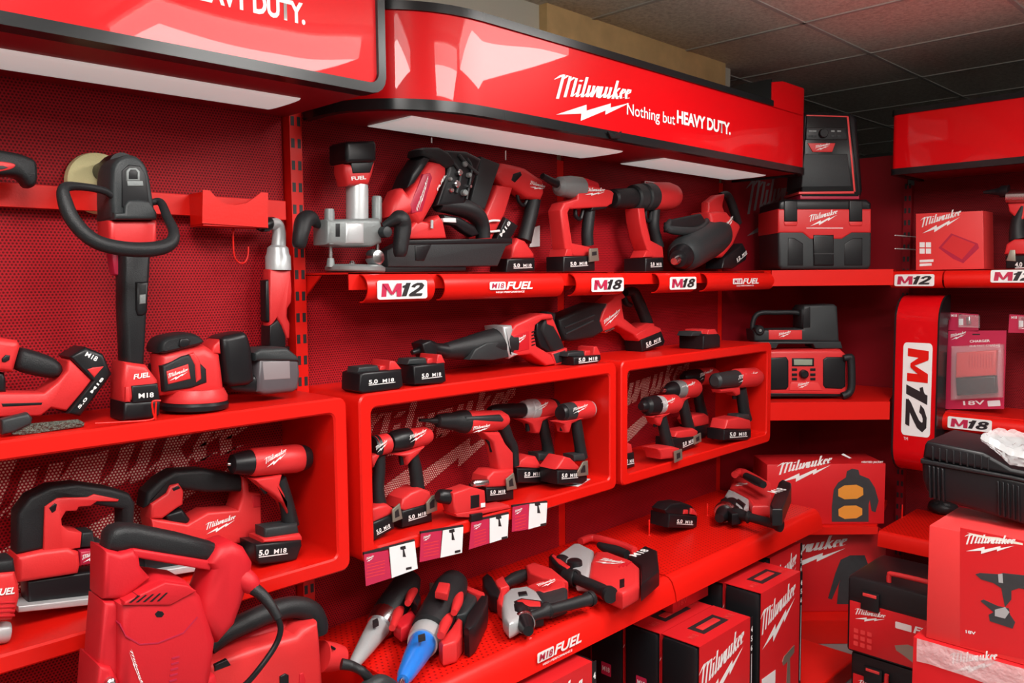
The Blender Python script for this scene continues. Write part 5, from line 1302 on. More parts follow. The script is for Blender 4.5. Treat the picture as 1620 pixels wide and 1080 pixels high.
A = t.p(173, 1078, -.05); bm = bmesh.new(); add_lathe(bm, (A[0], -.062, A[1]), (A[0], -.03, A[1]), [(0, .005), (.003, .008), (.03, .009)], 16); finish(bm, 'bolt', 'steel', t.root)
zb = t.p(250, 1095)[1]
if zb > .0: t.box('gear_housing', 'tool2', (-.10, -.05, 0), (.09, .05, zb + .02), .012)
t.settle(AZ)
t = Tool('rotary_hammer', 'large red rotary hammer with a black D handle behind the corded mixer', 'power tool', (on_y(430, 1085, 1.515).x, 1.515, AZ))
t.tube('d_handle', 'rubber', [(330, 1022, 15), (356, 1002, 16), (390, 984, 17), (430, 967, 17), (462, 960, 17), (488, 966, 18), (500, 984, 18), (502, 1000, 16)], wide=1.05)
bd = t.slab('body', 'tool', [(330, 1052), (400, 1026), (440, 1014), (470, 1006), (480, 994), (506, 984), (509, 1015), (516, 1120), (330, 1120)], .10, .016)
t.slab('body_slot', 'black', [(340, 1052), (360, 1043), (366, 1052), (340, 1062)], .103, .002, parent=bd)
t.slab('switch', 'black', [(443, 1070), (452, 1065), (458, 1068), (458, 1100), (443, 1100)], .106, .004, parent=bd)
t.slab('side_rib', 'tool2', [(474, 1066), (480, 1064), (484, 1075), (484, 1110), (473, 1110)], .104, .002, parent=bd)
t.lathe('nose', 'tool', (508, 1038), (540, 1040), [(0, 24), (.6, 22), (1, 18)])
A = t.p(529, 1026, -.03); bm = bmesh.new(); add_lathe(bm, (A[0], -.031, A[1]), (A[0], -.01, A[1]), [(0, .003), (.02, .003)], 10); finish(bm, 'pin_hole', 'black', t.root)
t.tube('grip_core', 'tool2', [(352, 1035, 13), (400, 1008, 14), (450, 992, 14), (486, 992, 12)], dy=.02)
zb = t.p(430, 1118)[1]
if zb > 0: t.box('foot', 'tool', (-.09, -.045, 0), (.10, .045, zb + .01), .01)
t.settle(AZ)
t = Tool('hot_air_blower', 'black rubber tool end and bent hose at the bottom edge, below the silver nose', 'power tool', (on_y(600, 1090, 1.372).x, 1.372, AZ))
t.tube('hose', 'rubber', [(540, 1050, 9, .03), (556, 1053, 8, .02), (572, 1061, 7), (584, 1074, 8), (590, 1090, 10)])
t.tube('body', 'charcoal', [(570, 1100, 14), (588, 1086, 15), (602, 1082, 15), (616, 1088, 14), (626, 1100, 12)], dy=-.01)
zb = t.p(610, 1090)[1]
t.box('stem', 'rubber', (-.03, -.03, 0), (.02, .03, zb), .01)
t.settle(AZ)

# ================================================================ tools lying on the deep shelf
LIE = (Vector((1, 0, 0)), Vector((0, 0, -1)), Vector((0, 1, 0)))
def lying(name, label, u, v, h):
    o = on_z(u, v, LZ + h)
    return Tool(name, label, 'power tool', o, 0, None, LIE)
t = lying('die_grinder', 'grinder with a bare silver nose lying on the deep shelf, left of the blue-nosed one', 610, 975, .046)
t.lathe('nose', 'silver', (556, 1046), (602, 978), [(0, 6), (.08, 9), (.5, 15), (.95, 20), (1, 21)])
t.lathe('collar', 'steel', (600, 982), (613, 962), [(0, 21), (.3, 24), (1, 24)], dy=-.004, dyb=-.016)
t.lathe('barrel', 'rubber', (611, 966), (652, 904), [(0, 23), (.1, 24), (.8, 22), (1, 15)], dy=-.012, dyb=-.075)
t.tube('side_label', 'tool', [(620, 984, 5), (629, 962, 8), (637, 945, 5)], dy=-.03); t.tube('side_label', 'tool', [(645, 945, 5), (652, 928, 8), (657, 914, 5)], dy=-.055)
t.slab('handle', 'tool2', [(622, 975), (636, 962), (652, 954), (658, 962), (650, 976), (634, 984)], .04, .010, dy=-.01)
t.slab('battery', 'black', [(650, 920), (662, 922), (666, 934), (660, 948), (650, 940)], .05, .008, dy=-.03)
t.slab('nose_slot', 'ink', [(589, 972), (597, 968), (599, 974), (590, 978)], .01, 0, dy=-.036)
t.settle(LZ)
t = lying('die_grinder', 'grinder with a bright blue nose lying at the left end of the deep shelf', 690, 985, .052)
t.lathe('nose', 'blue', (637, 1068), (672, 1004), [(0, 9), (.1, 13), (.5, 19), (1, 24)])
t.lathe('tip', 'steel', (632, 1077), (641, 1060), [(0, 3), (.3, 5), (1, 6)])
t.lathe('collar', 'silver', (668, 1011), (681, 987), [(0, 24), (.3, 27), (1, 27)])
t.lathe('barrel', 'rubber', (679, 990), (722, 908), [(0, 27), (.1, 28), (.75, 27), (.92, 22), (1, 12)], dy=-.010, dyb=-.06)
t.tube('side_label', 'tool', [(697, 998, 6), (706, 975, 9), (714, 955, 6)], dy=-.03); t.tube('side_label', 'tool', [(718, 962, 5), (724, 945, 8), (728, 926, 5)], dy=-.05)
t.slab('top_inset', 'tool', [(688, 934), (694, 919), (712, 921), (708, 938)], .020, .004, dy=-.086, front=False)
t.slab('tag', 'bronze', [(679, 915), (687, 915), (688, 927), (680, 928)], .02, .003, dy=-.03)
t.slab('nose_slot', 'ink', [(661, 997), (672, 994), (673, 999), (662, 1002)], .01, 0, dy=-.044)
t.slab('handle', 'tool', [(694, 1004), (712, 985), (724, 968), (732, 972), (732, 992), (722, 1006), (700, 1012)], .056, .010, dy=.012)
t.slab('battery_mount', 'charcoal', [(724, 925), (738, 924), (756, 932), (752, 945), (738, 962), (722, 965)], .06, .008, dy=.004)
t.slab('mount_edge', 'tool', [(724, 922), (740, 920), (766, 930), (768, 936), (756, 934), (738, 926)], .065, .003, dy=.0)
t.slab('battery', 'black', [(738, 966), (752, 946), (764, 930), (772, 934), (770, 945), (752, 980), (742, 988), (734, 984)], .072, .006, dy=.004)
t.settle(LZ)

t = lying('rotary_hammer', 'small rotary hammer with a grey gearbox lying on the deep shelf beside the blue-nosed grinder', 840, 945, .036)
t.slab('gear_case', 'silver', [(795, 935), (806, 925), (835, 921), (850, 929), (858, 942), (857, 955), (842, 962), (815, 978), (805, 982), (796, 972), (793, 950)], 0.045, 0.014)
t.slab('gear_side', 'tool', [(785, 936), (791, 927), (806, 923), (799, 935), (794, 955), (787, 950)], 0.038, 0.008)
t.slab('mode_knob', 'black', [(819, 932), (833, 930), (835, 936), (821, 938)], 0.052, 0.003)
lb = t.slab('side_grip', 'black', [(812, 946), (824, 941), (857, 945), (860, 957), (840, 961), (817, 956)], 0.051, 0.006)
t.slab('side_inlay', 'tool', [(816, 946), (826, 943), (855, 947), (856, 955), (838, 955)], 0.053, 0.003, parent=lb)
t.lathe('chuck', 'black', (822, 962), (836, 994), [(0, 15), (.35, 17), (.4, 15), (.7, 14), (1, 8)], dy=-.004)
t.lathe('chuck_ring', 'steel', (828, 977), (831, 983), [(0, 16), (.3, 18.5), (.7, 18.5), (1, 16)], dy=.0)
t.tube('side_handle', 'rubber', [(838, 972, 8), (856, 966, 9), (864, 962, 13), (868, 961, 13), (872, 960, 9), (925, 946, 9.5), (931, 944, 12), (936, 942, 12)], dy=-.012, seg=16)
t.slab('motor_housing', 'charcoal', [(846, 930), (892, 922), (898, 926), (897, 944), (872, 952), (858, 946)], 0.043, 0.010)
lb = t.slab('motor_label', 'tool', [(834, 922), (852, 915), (889, 911), (894, 918), (894, 924), (860, 933)], 0.047, 0.006)
t.print('script_logo', LOGO, 'white', (856, 926), (888, 917), 9, -.0385, lb)
t.slab('handle_bridge', 'tool', [(831, 890), (845, 885), (874, 895), (899, 916), (884, 914), (860, 910), (838, 902)], .05, .006)
t.slab('bridge_slot', 'black', [(857, 898), (866, 899), (869, 906), (860, 905)], 0.033, 0.001)
t.tube('grip', 'rubber', [(797, 921, 7), (810, 914, 10), (824, 908, 10), (836, 904, 8)], dy=.0)
t.slab('grip_foot', 'tool', [(782, 914), (796, 906), (800, 914), (806, 922), (792, 926), (786, 922)], .05, .006)
t.slab('battery_plate', 'black', [(763, 908), (771, 902), (779, 908), (792, 930), (788, 940), (775, 936), (765, 922)], 0.047, 0.006)
t.settle(LZ)

t = lying('rotary_hammer', 'larger rotary hammer with its battery fitted, lying in the middle of the deep shelf', 955, 890, .042)
t.slab('gear_case', 'silver', [(882, 870), (906, 853), (918, 853), (940, 864), (936, 885), (932, 906), (912, 905), (902, 890), (890, 878)], 0.050, 0.014)
A = t.p(909, 880, -.04); bm = bmesh.new(); add_lathe(bm, (A[0], -.040, A[1]), (A[0], -.02, A[1]), [(0, .018), (.003, .022), (.02, .024)], 24); finish(bm, 'mode_knob', 'black', t.root)
bd = t.slab('motor_housing', 'tool', [(934, 882), (942, 866), (962, 866), (1000, 880), (1012, 890), (1012, 917), (996, 927), (985, 932), (960, 922), (932, 906)], 0.052, 0.014)
t.print('script_logo', LOGO, 'white', (941, 884), (975, 892), 12, -.0266, bd)
for k in range(3): t.slab('rib', 'tool2', [(978 + k * 6, 890 - k), (986 + k * 6, 884 - k), (988 + k * 6, 885 - k), (980 + k * 6, 892 - k)], 0.055, 0.001, parent=bd)
t.slab('vent', 'black', [(980, 911), (988, 909), (988, 922), (980, 925)], 0.053, 0.001, parent=bd)
bt = t.slab('battery', 'black', [(992, 876), (1020, 857), (1040, 865), (1043, 896), (1014, 919), (1013, 888)], 0.051, 0.008)
t.print('battery_lettering', text_mesh('M18', .02), 'white', (1006, 876), (1028, 866), 8, -.0262, bt)
t.tube('loop', 'tool', [(918, 852, 6), (934, 846, 6), (950, 848, 6), (985, 858, 6), (1004, 866, 6)], dy=.01)
t.tube('grip', 'rubber', [(948, 857, 5), (956, 861, 7), (975, 866, 8), (992, 872, 7)], dy=-.004)
lb = t.slab('collar_grip', 'black', [(868, 873), (873, 869), (903, 887), (902, 896), (890, 894), (874, 883)], 0.052, 0.008)
t.slab('collar_inlay', 'tool', [(872, 873), (876, 871), (902, 890), (898, 894), (884, 886)], 0.055, 0.003, parent=lb)
t.lathe('chuck', 'black', (890, 888), (880, 897), [(0, 17), (.4, 16), (.7, 13), (1, 8)], dy=.0)
t.tube('side_handle', 'rubber', [(892, 904, 9), (906, 908, 13), (911, 909, 13), (915, 911, 9), (950, 926, 9.5), (958, 931, 10), (962, 933, 13), (967, 936, 13)], dy=-.014, seg=16)
t.settle(LZ)

t = lying('rotary_hammer', 'small rotary hammer with an upright battery at the corner end of the deep shelf', 1180, 800, .036)
t.slab('gear_case', 'silver', [(1146, 784), (1152, 774), (1164, 778), (1186, 790), (1184, 802), (1172, 806), (1158, 796)], 0.043, 0.012)
t.slab('mode_knob', 'black', [(1163, 793), (1168, 789), (1180, 798), (1176, 804)], 0.050, 0.004)
bd = t.slab('motor_housing', 'tool', [(1154, 772), (1158, 757), (1170, 753), (1216, 772), (1222, 784), (1218, 800), (1190, 800), (1180, 786)], 0.046, 0.014)
t.print('script_logo', LOGO, 'white', (1160, 770), (1174, 772), 8, -.0236, bd)
t.tube('loop', 'tool', [(1162, 752, 5), (1172, 748, 6), (1190, 756, 6), (1214, 770, 6)], dy=-.075)
t.tube('trigger_grip', 'rubber', [(1180, 754, 5), (1196, 762, 6), (1208, 768, 5)], dy=-.09)
bt = t.slab('battery', 'black', [(1218, 799), (1232, 763), (1238, 759), (1252, 765), (1252, 772), (1238, 806), (1222, 806)], .06, .006, dy=-.066)
t.print('battery_lettering', text_mesh('M18', .02), 'white', (1228, 782), (1246, 776), 8, -.0966, bt)
t.lathe('chuck', 'black', (1158, 800), (1138, 821), [(0, 13), (.3, 15), (.45, 14), (.8, 11), (1, 7)], dy=.0)
t.lathe('chuck_ring', 'steel', (1149, 809), (1145, 813), [(0, 15), (.3, 17), (.7, 17), (1, 15)])
t.slab('collar_grip', 'black', [(1140, 790), (1148, 786), (1170, 802), (1172, 812), (1158, 814), (1144, 802)], 0.045, 0.008)
t.tube('side_handle', 'rubber', [(1160, 812, 7), (1168, 814, 9), (1180, 818, 8), (1184, 819, 10), (1188, 820, 7), (1226, 830, 8), (1232, 832, 10), (1236, 833, 10)], dy=-.012, seg=16)
t.settle(LZ)

t = Tool('battery_pack', 'black battery pack standing alone on the deep shelf between the rotary hammers', 'battery', (on_y(1080, 850, 1.615).x, 1.615, LZ), 0, 'loose battery packs')
b_ = t.slab('case', 'black', [(1059, 828), (1104, 831), (1103, 848), (1098, 851), (1058, 850)], .080, .006)
t.slab('rail', 'black', [(1052, 822), (1062, 812), (1080, 809), (1094, 814), (1102, 822), (1102, 832), (1056, 830)], .06, .006)
t.slab('latch', 'tool', [(1093, 828), (1094, 818), (1099, 820), (1104, 830)], .074, .003, parent=b_); t.slab('latch', 'tool', [(1082, 828), (1083, 821), (1089, 821), (1089, 828)], .070, .003, parent=b_)
amp(t, b_, (1070, 842), (1096, 843), 8, -.0408)
t.settle(LZ)
for u, v, h, lab in ((1027, 846, .055, 'thin red peg on the deep shelf left of the loose battery'), (1119, 815, .045, 'thin red peg on the deep shelf behind the loose battery'), (1191, 808, .055, 'thin red peg on the deep shelf in front of the corner rotary hammer')):
    t = Tool('shelf_peg', lab, 'peg', on_z(u, v, LZ), 0, 'shelf pegs')
    bm = bmesh.new(); add_lathe(bm, (0, 0, 0), (0, 0, h), [(0, .006), (.003, .003), (h - .002, .003), (h, .002)], 10); finish(bm, 'peg', 'paint', t.root)
# ================================================================ cartons and cases under the deep shelf
def sleeve_case(label, x0, y0, z0, w, d, h, pic=0, group='sleeved tool cases'):
    """black tool case in a printed red card sleeve; front looks to -Y"""
    t = Tool('sleeved_case', label, 'tool case', (x0, y0, z0), 0, group)
    cs = t.box('case', 'black', (0, .003, .0), (w, d - .003, h - .004), .014)
    decal(cs, 'end_label', plate_mesh(), 'pinkred', (0, d * .62, h * .50), (0, -d * .30, 0), (0, 0, .040), .001)
    decal(cs, 'end_lettering', text_mesh('M18', .02), 'white', (0, d * .58, h * .50 + .012), (0, -d * .22, 0), (0, 0, .016), .0016)
    bm = bmesh.new(); a, b = .008, w - .024
    for lo, hi in (((a, 0, .004), (b, .002, h)), ((a, .0021, h - .002), (b, d - .0021, h)), ((a, d - .002, .004), (b, d, h))): add_box(bm, lo, hi)
    sl = finish(bm, 'sleeve', 'carton', t.root, smooth=False)
    bm = bmesh.new(); add_box(bm, (b, .0, .004), (b + .018, .0026, h - .004)); sp = finish(bm, 'front_strip', 'black', t.root, smooth=False)
    for k in range(3): decal(sp, 'icon', text_mesh('%d' % (k + 4), .03), 'white', (b + .004, 0, h - .05 - k * .03), (.010, 0, 0), (0, 0, .018), .001)
    decal(sp, 'strip_line', plate_mesh(), 'white', (b + .008, 0, .05), (.003, 0, 0), (0, 0, h - .17), .001)
    # handle window and printing on the top
    bm = bmesh.new(); add_box(bm, (w * .28, d * .28, h - .001), (w * .72, d * .72, h + .0008)); finish(bm, 'handle_slot', 'ink', t.root, smooth=False)
    bm = bmesh.new(); add_box(bm, (w * .34, d * .40, h - .004), (w * .66, d * .60, h + .003), 0, .003); finish(bm, 'handle', 'tool', t.root)
    for fx in (.14, .78): decal(sl, 'top_print', text_mesh('M18', .02), 'cartonlight', (w * fx - .01, d * .3, h), (.035, 0, 0), (0, .022, 0), .0012)
    decal(sl, 'script_logo', logo_mesh(), 'white', (w * .04, 0, h - .19), (w * .80, 0, w * .07), (-.008, 0, .155), .001)
    if pic:
        bm = bmesh.new(); add_slab(bm, [(w * .52, .16), (w * .56, .175), (w * .80, .19), (w * .80, .165), (w * .70, .155), (w * .72, .05), (w * .62, .05), (w * .64, .15), (w * .54, .145)], -.0012, -.0002, 0)
        finish(bm, 'product_picture', 'bronze', sl, smooth=False)
        bm = bmesh.new(); add_slab(bm, [(w * .06, .06), (w * .36, .06), (w * .36, .15), (w * .06, .15)], -.0010, -.0002, 0)
        pt = finish(bm, 'text_panel', 'paper', sl, smooth=False)
    return t
BT = .0705
sleeve_case('sleeved black tool case at the front of the stack, full logo showing', 1.958, 1.222, BT, .318, .130, .382)
sleeve_case('sleeved black tool case directly behind the front case with the full logo', 1.958, 1.356, BT, .318, .130, .380)
sleeve_case('sleeved black tool case third back in the stack under the deep shelf', 1.958, 1.490, BT, .318, .130, .378)
sleeve_case('sleeved tool case with a driver picture, nearest the base deck end', 2.320, 1.226, BT, .298, .130, .434, 1)
sleeve_case('sleeved tool case standing behind the case with the driver picture', 2.320, 1.360, BT, .298, .130, .432)
sleeve_case('tall sleeved case at the left, half hidden under the deep shelf lip', 1.300, 1.310, BT, .318, .300, .440)
def flat_carton(label, x0, y0, z0, w, d, h):
    t = Tool('flat_carton', label, 'carton', (x0, y0, z0), 0, 'flat cartons on the stack')
    b = t.box('carton', 'carton', (0, 0, 0), (w, d, h), .002)
    decal(b, 'script_logo', logo_mesh(), 'cartonlight', (.03, 0, h * .35), (.09, 0, 0), (0, 0, h * .5), .001)
    decal(b, 'barcode_label', plate_mesh(), 'paper', (w - .075, 0, h * .30), (.06, 0, 0), (0, 0, h * .55), .001)
    decal(b, 'barcode', plate_mesh(), 'grey', (w - .06, 0, h * .40), (.035, 0, 0), (0, 0, h * .32), .0016)
    decal(b, 'small_print', text_mesh('18V'), 'cartonlight', (.03, 0, h * .12), (.05, 0, 0), (0, 0, h * .15), .001)
sleeve_case('sleeved tool case beside the lower jacket carton, rightmost of the floor stack', 2.640, 1.362, BT, .262, .130, .434, 1)
flat_carton('flat red carton with a barcode label lying on the rear cases of the left stack', 2.105, 1.405, BT + .3835, .205, .210, .120)
flat_carton('flat red carton with a barcode label lying on the case behind the driver picture case', 2.330, 1.415, BT + .4355, .300, .280, .076)

# ---------------------------------------------------------------- heated jacket cartons
def jacket_carton(label, L, R, zb, zt, d, back, upper):
    o = corner_at(L, 780, zb, back); e = corner_at(R, 780, zb, back)
    w = (Vector((e.x, e.y)) - Vector((o.x, o.y))).length
    t = Tool('jacket_carton', label, 'carton', o, -45, 'heated jacket cartons')
    b = t.box('carton', 'carton', (0, 0, .0005), (w, d, zt - zb), .002)
    return t, b, w, zt - zb
t, b, w, h = jacket_carton('red carton showing a black jacket with orange heat panels on the corner shelf', 1213, 1400, .4855, .735, .19, .01, True)
t.print('script_logo', LOGO, 'white', (1231, 764), (1318, 757), 38, 0, b)
t.print('lettering', text_mesh('HEATED JACKET', .02), 'white', (1363, 733), (1397, 733), 4, 0, b)
jk = t.slab('jacket_picture', 'jacket', [(1316, 825), (1316, 800), (1319, 774), (1326, 763), (1338, 755), (1340, 745), (1348, 741), (1358, 743), (1360, 751), (1375, 757), (1384, 771), (1390, 792), (1385, 810), (1379, 808), (1376, 790), (1374, 798), (1374, 825)], .001, 0, dy=-.0006, parent=b, front=False)
for q in ([(1326, 768), (1365, 766), (1366, 788), (1326, 790)], [(1326, 800), (1364, 799), (1364, 819), (1327, 821)]):
    t.slab('heat_panel', 'orange', smooth_poly(q, 1), .0012, 0, dy=-.0008, parent=jk, front=False)
t.slab('tape', 'paper', [(1331, 719), (1334, 717), (1347, 724), (1344, 725)], .001, 0, dy=-.0008, parent=b, front=False)
t, b, w, h = jacket_carton('red carton with a black jacket sleeve picture on the lowest corner shelf', 1200, 1404, .0985, .436, .17, .06, False)
t.print('script_logo', LOGO, 'white', (1205, 905), (1342, 897), 52, 0, b)
t.slab('jacket_picture', 'jacket', [(1324, 955), (1327, 925), (1330, 915), (1316, 948), (1310, 946), (1322, 905), (1330, 885), (1345, 878), (1368, 878), (1376, 900), (1376, 956)], .001, 0, dy=-.0006, parent=b, front=False)

# ================================================================ right wall
def rx(u, v, X): return -on_x(u, v, X).y
RX = 3.40
t = Tool('wall_shelf', 'red wall shelf on the right wall with two white badges, under the charger carton', 'shelf', (0, 0, 0), -90, 'upper wall shelves')
bm = bmesh.new(); x0, x1 = -1.245, .30
add_box(bm, (x0, RX + .036, SZ - .004), (x1, RB - .001, SZ)); add_box(bm, (x0, RX + .036, SZ - .04), (x1, RX + .039, SZ - .0005))
finish(bm, 'tray', 'paint', t.root, smooth=False)
rcy = RX + .031
c = cover(t, rx(1407, 440, RX), rx(1490, 440, RX), rcy, cz); badge(t, c, rx(1415, 448, RX), rx(1478, 448, RX), rcy, cz - .003, '12', .046)
c = cover(t, rx(1493, 440, RX), .25, rcy, cz); q = rx(1567, 440, RX); badge(t, c, q, q + .155, rcy, cz + .010, '12', .046)
t = Tool('wall_shelf', 'short red shelf with a badge under the large blister pack on the right wall', 'shelf', (0, 0, 0), -90, 'upper wall shelves')
X2 = 3.46; zc = on_x(1530, 672, X2).z
bm = bmesh.new(); add_box(bm, (rx(1487, 670, X2), X2 + .036, zc + .033), (.2, RB - .001, zc + .037)); finish(bm, 'tray', 'paint', t.root, smooth=False)
c = cover(t, rx(1487, 670, X2), .2, X2 + .031, zc); q = rx(1499, 670, X2); badge(t, c, q, q + .155, X2 + .031, zc + .004, '18', .046)
SH2 = zc + .0375
# pillar sign
t = Tool('pillar_sign', 'tall red curved sign with a large upright badge, black at both edges', 'sign', (0, 0, 0), -90)
pz0, pz1 = .705, 1.415
prof = [(RX + .02 + .10, pz1)] + [(RX + .10 - .10 * math.sin(math.radians(a)), pz1 - .10 + .10 * math.cos(math.radians(a))) for a in range(0, 91, 15)] + [(RX, 1.0)] + \
       [(RX + .10 - .10 * math.cos(math.radians(a)), pz0 + .10 - .10 * math.sin(math.radians(a))) for a in range(0, 91, 15)] + [(RX + .12, pz0)]
xa = -1.232; xb = rx(1488, 475, RX)
def strip(x0, x1, off, th, m, nm):
    bm = bmesh.new(); n = len(prof); rows = []
    for i, (py, pz) in enumerate(prof):
        a = Vector(prof[max(0, i - 1)]); b = Vector(prof[min(n - 1, i + 1)]); d = (b - a).normalized(); nn = Vector((d.y, -d.x))
        if nn.x > 0 and i < n: pass
        q = Vector((py, pz)) + Vector((d.y, -d.x)) * off; r = Vector((py, pz)) + Vector((d.y, -d.x)) * (off - th)
        rows.append([bm.verts.new((x0, q.x, q.y)), bm.verts.new((x1, q.x, q.y)), bm.verts.new((x1, r.x, r.y)), bm.verts.new((x0, r.x, r.y))])
    for a, b in zip(rows, rows[1:]):
        for k in range(4): bm.faces.new((a[k], a[(k + 1) % 4], b[(k + 1) % 4], b[k]))
    bm.faces.new(rows[0]); bm.faces.new(rows[-1])
    return finish(bm, nm, m, t.root, angle=50)
fr = strip(xa + .006, xb - .006, 0, .004, 'sign', 'face')
strip(xa, xa + .006, .004, .10, 'trim', 'side'); strip(xb - .006, xb, .004, .10, 'trim', 'side')
bm = bmesh.new(); add_box(bm, (xa + .03, RX + .02, pz0 + .15), (xb - .03, RB - .001, pz0 + .2)); add_box(bm, (xa + .03, RX + .02, pz1 - .2), (xb - .03, RB - .001, pz1 - .15)); finish(bm, 'bracket', 'trim', t.root, smooth=False)
px0 = rx(1428, 600, RX); px1 = rx(1474, 600, RX); zt = on_x(1450, 542, RX).z; zb = on_x(1450, 690, RX).z
pw = px1 - px0; ph = zt - zb
decal(fr, 'badge', plate_mesh(.12, .05), 'white', (px0, RX, zb), (pw, 0, 0), (0, 0, ph), .001)
decal(fr, 'badge_letter', letter_m(), 'paint', (px0 + pw * .16, RX, zt - ph * .06), (0, 0, -ph * .36), (pw * .72, 0, 0), .0018)
decal(fr, 'badge_figures', digits_mesh('12'), 'ink', (px0 + pw * .14, RX, zt - ph * .45), (0, 0, -ph * .50), (pw * .74, 0, 0), .0018)
decal(fr, 'small_print', text_mesh('TM'), 'white', (px0 + .01, RX, zb - .02), (.016, 0, 0), (0, 0, .012), .001)

# deep shelf on the right wall
RZ, RF = .47, 3.345
t = Tool('deep_shelf', 'deep red perforated shelf on the right wall below the curved pillar sign', 'shelf', (0, 0, 0), -90, 'deep lower shelves')
x0, x1 = -1.25, -.345
bm = bmesh.new(); add_box(bm, (x0, RF, RZ - .006), (x1, RB - .002, RZ)); finish(bm, 'tray', 'perfshelf', t.root, smooth=False)
pr = [(RF, RZ - .006), (RF, RZ), (RF - .008, RZ - .004), (RF - .014, RZ - .014), (RF - .018, RZ - .045), (RF - .018, RZ - .062), (RF - .012, RZ - .062), (RF - .009, RZ - .014)]
bm = bmesh.new(); a = [bm.verts.new((x0, y, q)) for y, q in pr]; b = [bm.verts.new((x1, y, q)) for y, q in pr]; n = len(pr)
for k in range(n): bm.faces.new((a[k], a[(k + 1) % n], b[(k + 1) % n], b[k]))
bm.faces.new(a); bm.faces.new(b); finish(bm, 'front_lip', 'paint', t.root, angle=50)
bm = bmesh.new(); add_slab(bm, [(RF + .02, RZ - .008), (RB - .003, RZ - .008), (RB - .003, RZ - .12), (RF + .06, RZ - .05)], x0 + .002, x0 + .006, 0, lambda p, q, r: (q, p, r)); finish(bm, 'side_bracket', 'paint', t.root, smooth=False)
o = on_z(1427, 818, RZ)
t = Tool('shelf_peg', 'thin red peg on the right wall shelf below the pillar sign', 'peg', o, 0, 'shelf pegs')
bm = bmesh.new(); add_lathe(bm, (0, 0, 0), (0, 0, .055), [(0, .006), (.003, .003), (.053, .003), (.055, .002)], 10); finish(bm, 'peg', 'paint', t.root)

# charger carton and neighbours on the upper right shelf
t = Tool('charger_carton', 'red carton with a picture of a charger standing on the right wall shelf', 'carton', on_x(1500, 420, 3.475) * 1.0, -90)
t.O.z = SZ; t.root.location.z = SZ
b = t.slab('carton', 'cartonlight', [(1449, 334), (1555, 329), (1557, 421), (1449, 423)], .13, .001, dy=.065)
t.print('script_logo', LOGO, 'white', (1458, 366), (1523, 357), 31, 0, b)
for i in range(2):
    for j in range(2): t.slab('icon', 'white', [(1455 + i * 10, 379 + j * 10), (1463 + i * 10, 379 + j * 10), (1463 + i * 10, 387 + j * 10), (1455 + i * 10, 387 + j * 10)], .001, 0, dy=-.0004, parent=b, front=False)
t.slab('text_block', 'white', [(1455, 407), (1477, 406), (1477, 410), (1455, 411)], .001, 0, dy=-.0004, parent=b, front=False)
t.slab('text_block', 'white', [(1455, 413), (1474, 412), (1474, 416), (1455, 417)], .001, 0, dy=-.0004, parent=b, front=False)
pc = t.slab('charger_picture', 'crimson', [(1485, 388), (1505, 365), (1547, 381), (1549, 388), (1524, 412), (1508, 405)], .001, 0, dy=-.0004, parent=b, front=False)
t.slab('picture_top', 'tool', [(1490, 387), (1507, 368), (1543, 382), (1522, 406)], .0012, 0, dy=-.0006, parent=pc, front=False)
t.settle(SZ)
for v, lab in ((375, 'upper thin white hook rod beside the charger carton'), (395, 'lower thin white hook rod beside the charger carton')):
    p = on_x(1452, v, RB - .0)
    t = Tool('display_hook', lab, 'hook', p, -90, 'white hook rods')
    e = on_y(1416, v + .5, p.y)
    bm = bmesh.new(); add_lathe(bm, (0, e.x - RB, 0), (0, -.001, 0), [(0, .0022), (RB - e.x - .012, .0022), (RB - e.x - .011, .006), (RB - e.x - .001, .006)], 10); finish(bm, 'rod', 'white', t.root)
t = Tool('pipe_cutter', 'cordless tool with a wide silver ring at the right photo edge on the shelf', 'power tool', Vector((3.53, on_x(1620, 420, 3.53).y, SZ)), -90)
t.lathe('nose', 'black', (1556, 300), (1596, 298), [(0, 2), (.3, 4), (.6, 6), (.7, 9), (1, 10)])
t.lathe('ring', 'steel', (1593, 307), (1630, 306), [(0, 9), (.02, 11), (1, 11)])
t.lathe('rear_housing', 'tool', (1628, 306), (1690, 304), [(0, 12), (.8, 14), (1, 9)])
t.slab('front_bracket', 'tool', [(1594, 318), (1640, 316), (1632, 330), (1616, 345), (1613, 356), (1606, 340), (1596, 330)], .045, .008)
t.tube('grip', 'rubber', [(1620, 322, 10), (1612, 345, 11), (1610, 362, 12), (1612, 374, 14)])
t.slab('foot', 'tool', [(1588, 398), (1592, 382), (1604, 374), (1650, 373), (1654, 398)], .07, .008)
hk = t.slab('belt_hook', 'bronze', [(1592, 408), (1598, 391), (1606, 391), (1607, 409)], .005, .001, dy=-.042)
bt = t.slab('battery', 'black', [(1590, 400), (1654, 398), (1654, 419), (1591, 421)], .08, .006)
amp(t, bt, (1606, 418), (1640, 417), 10, -.0406, '4.0')
t.settle(SZ)

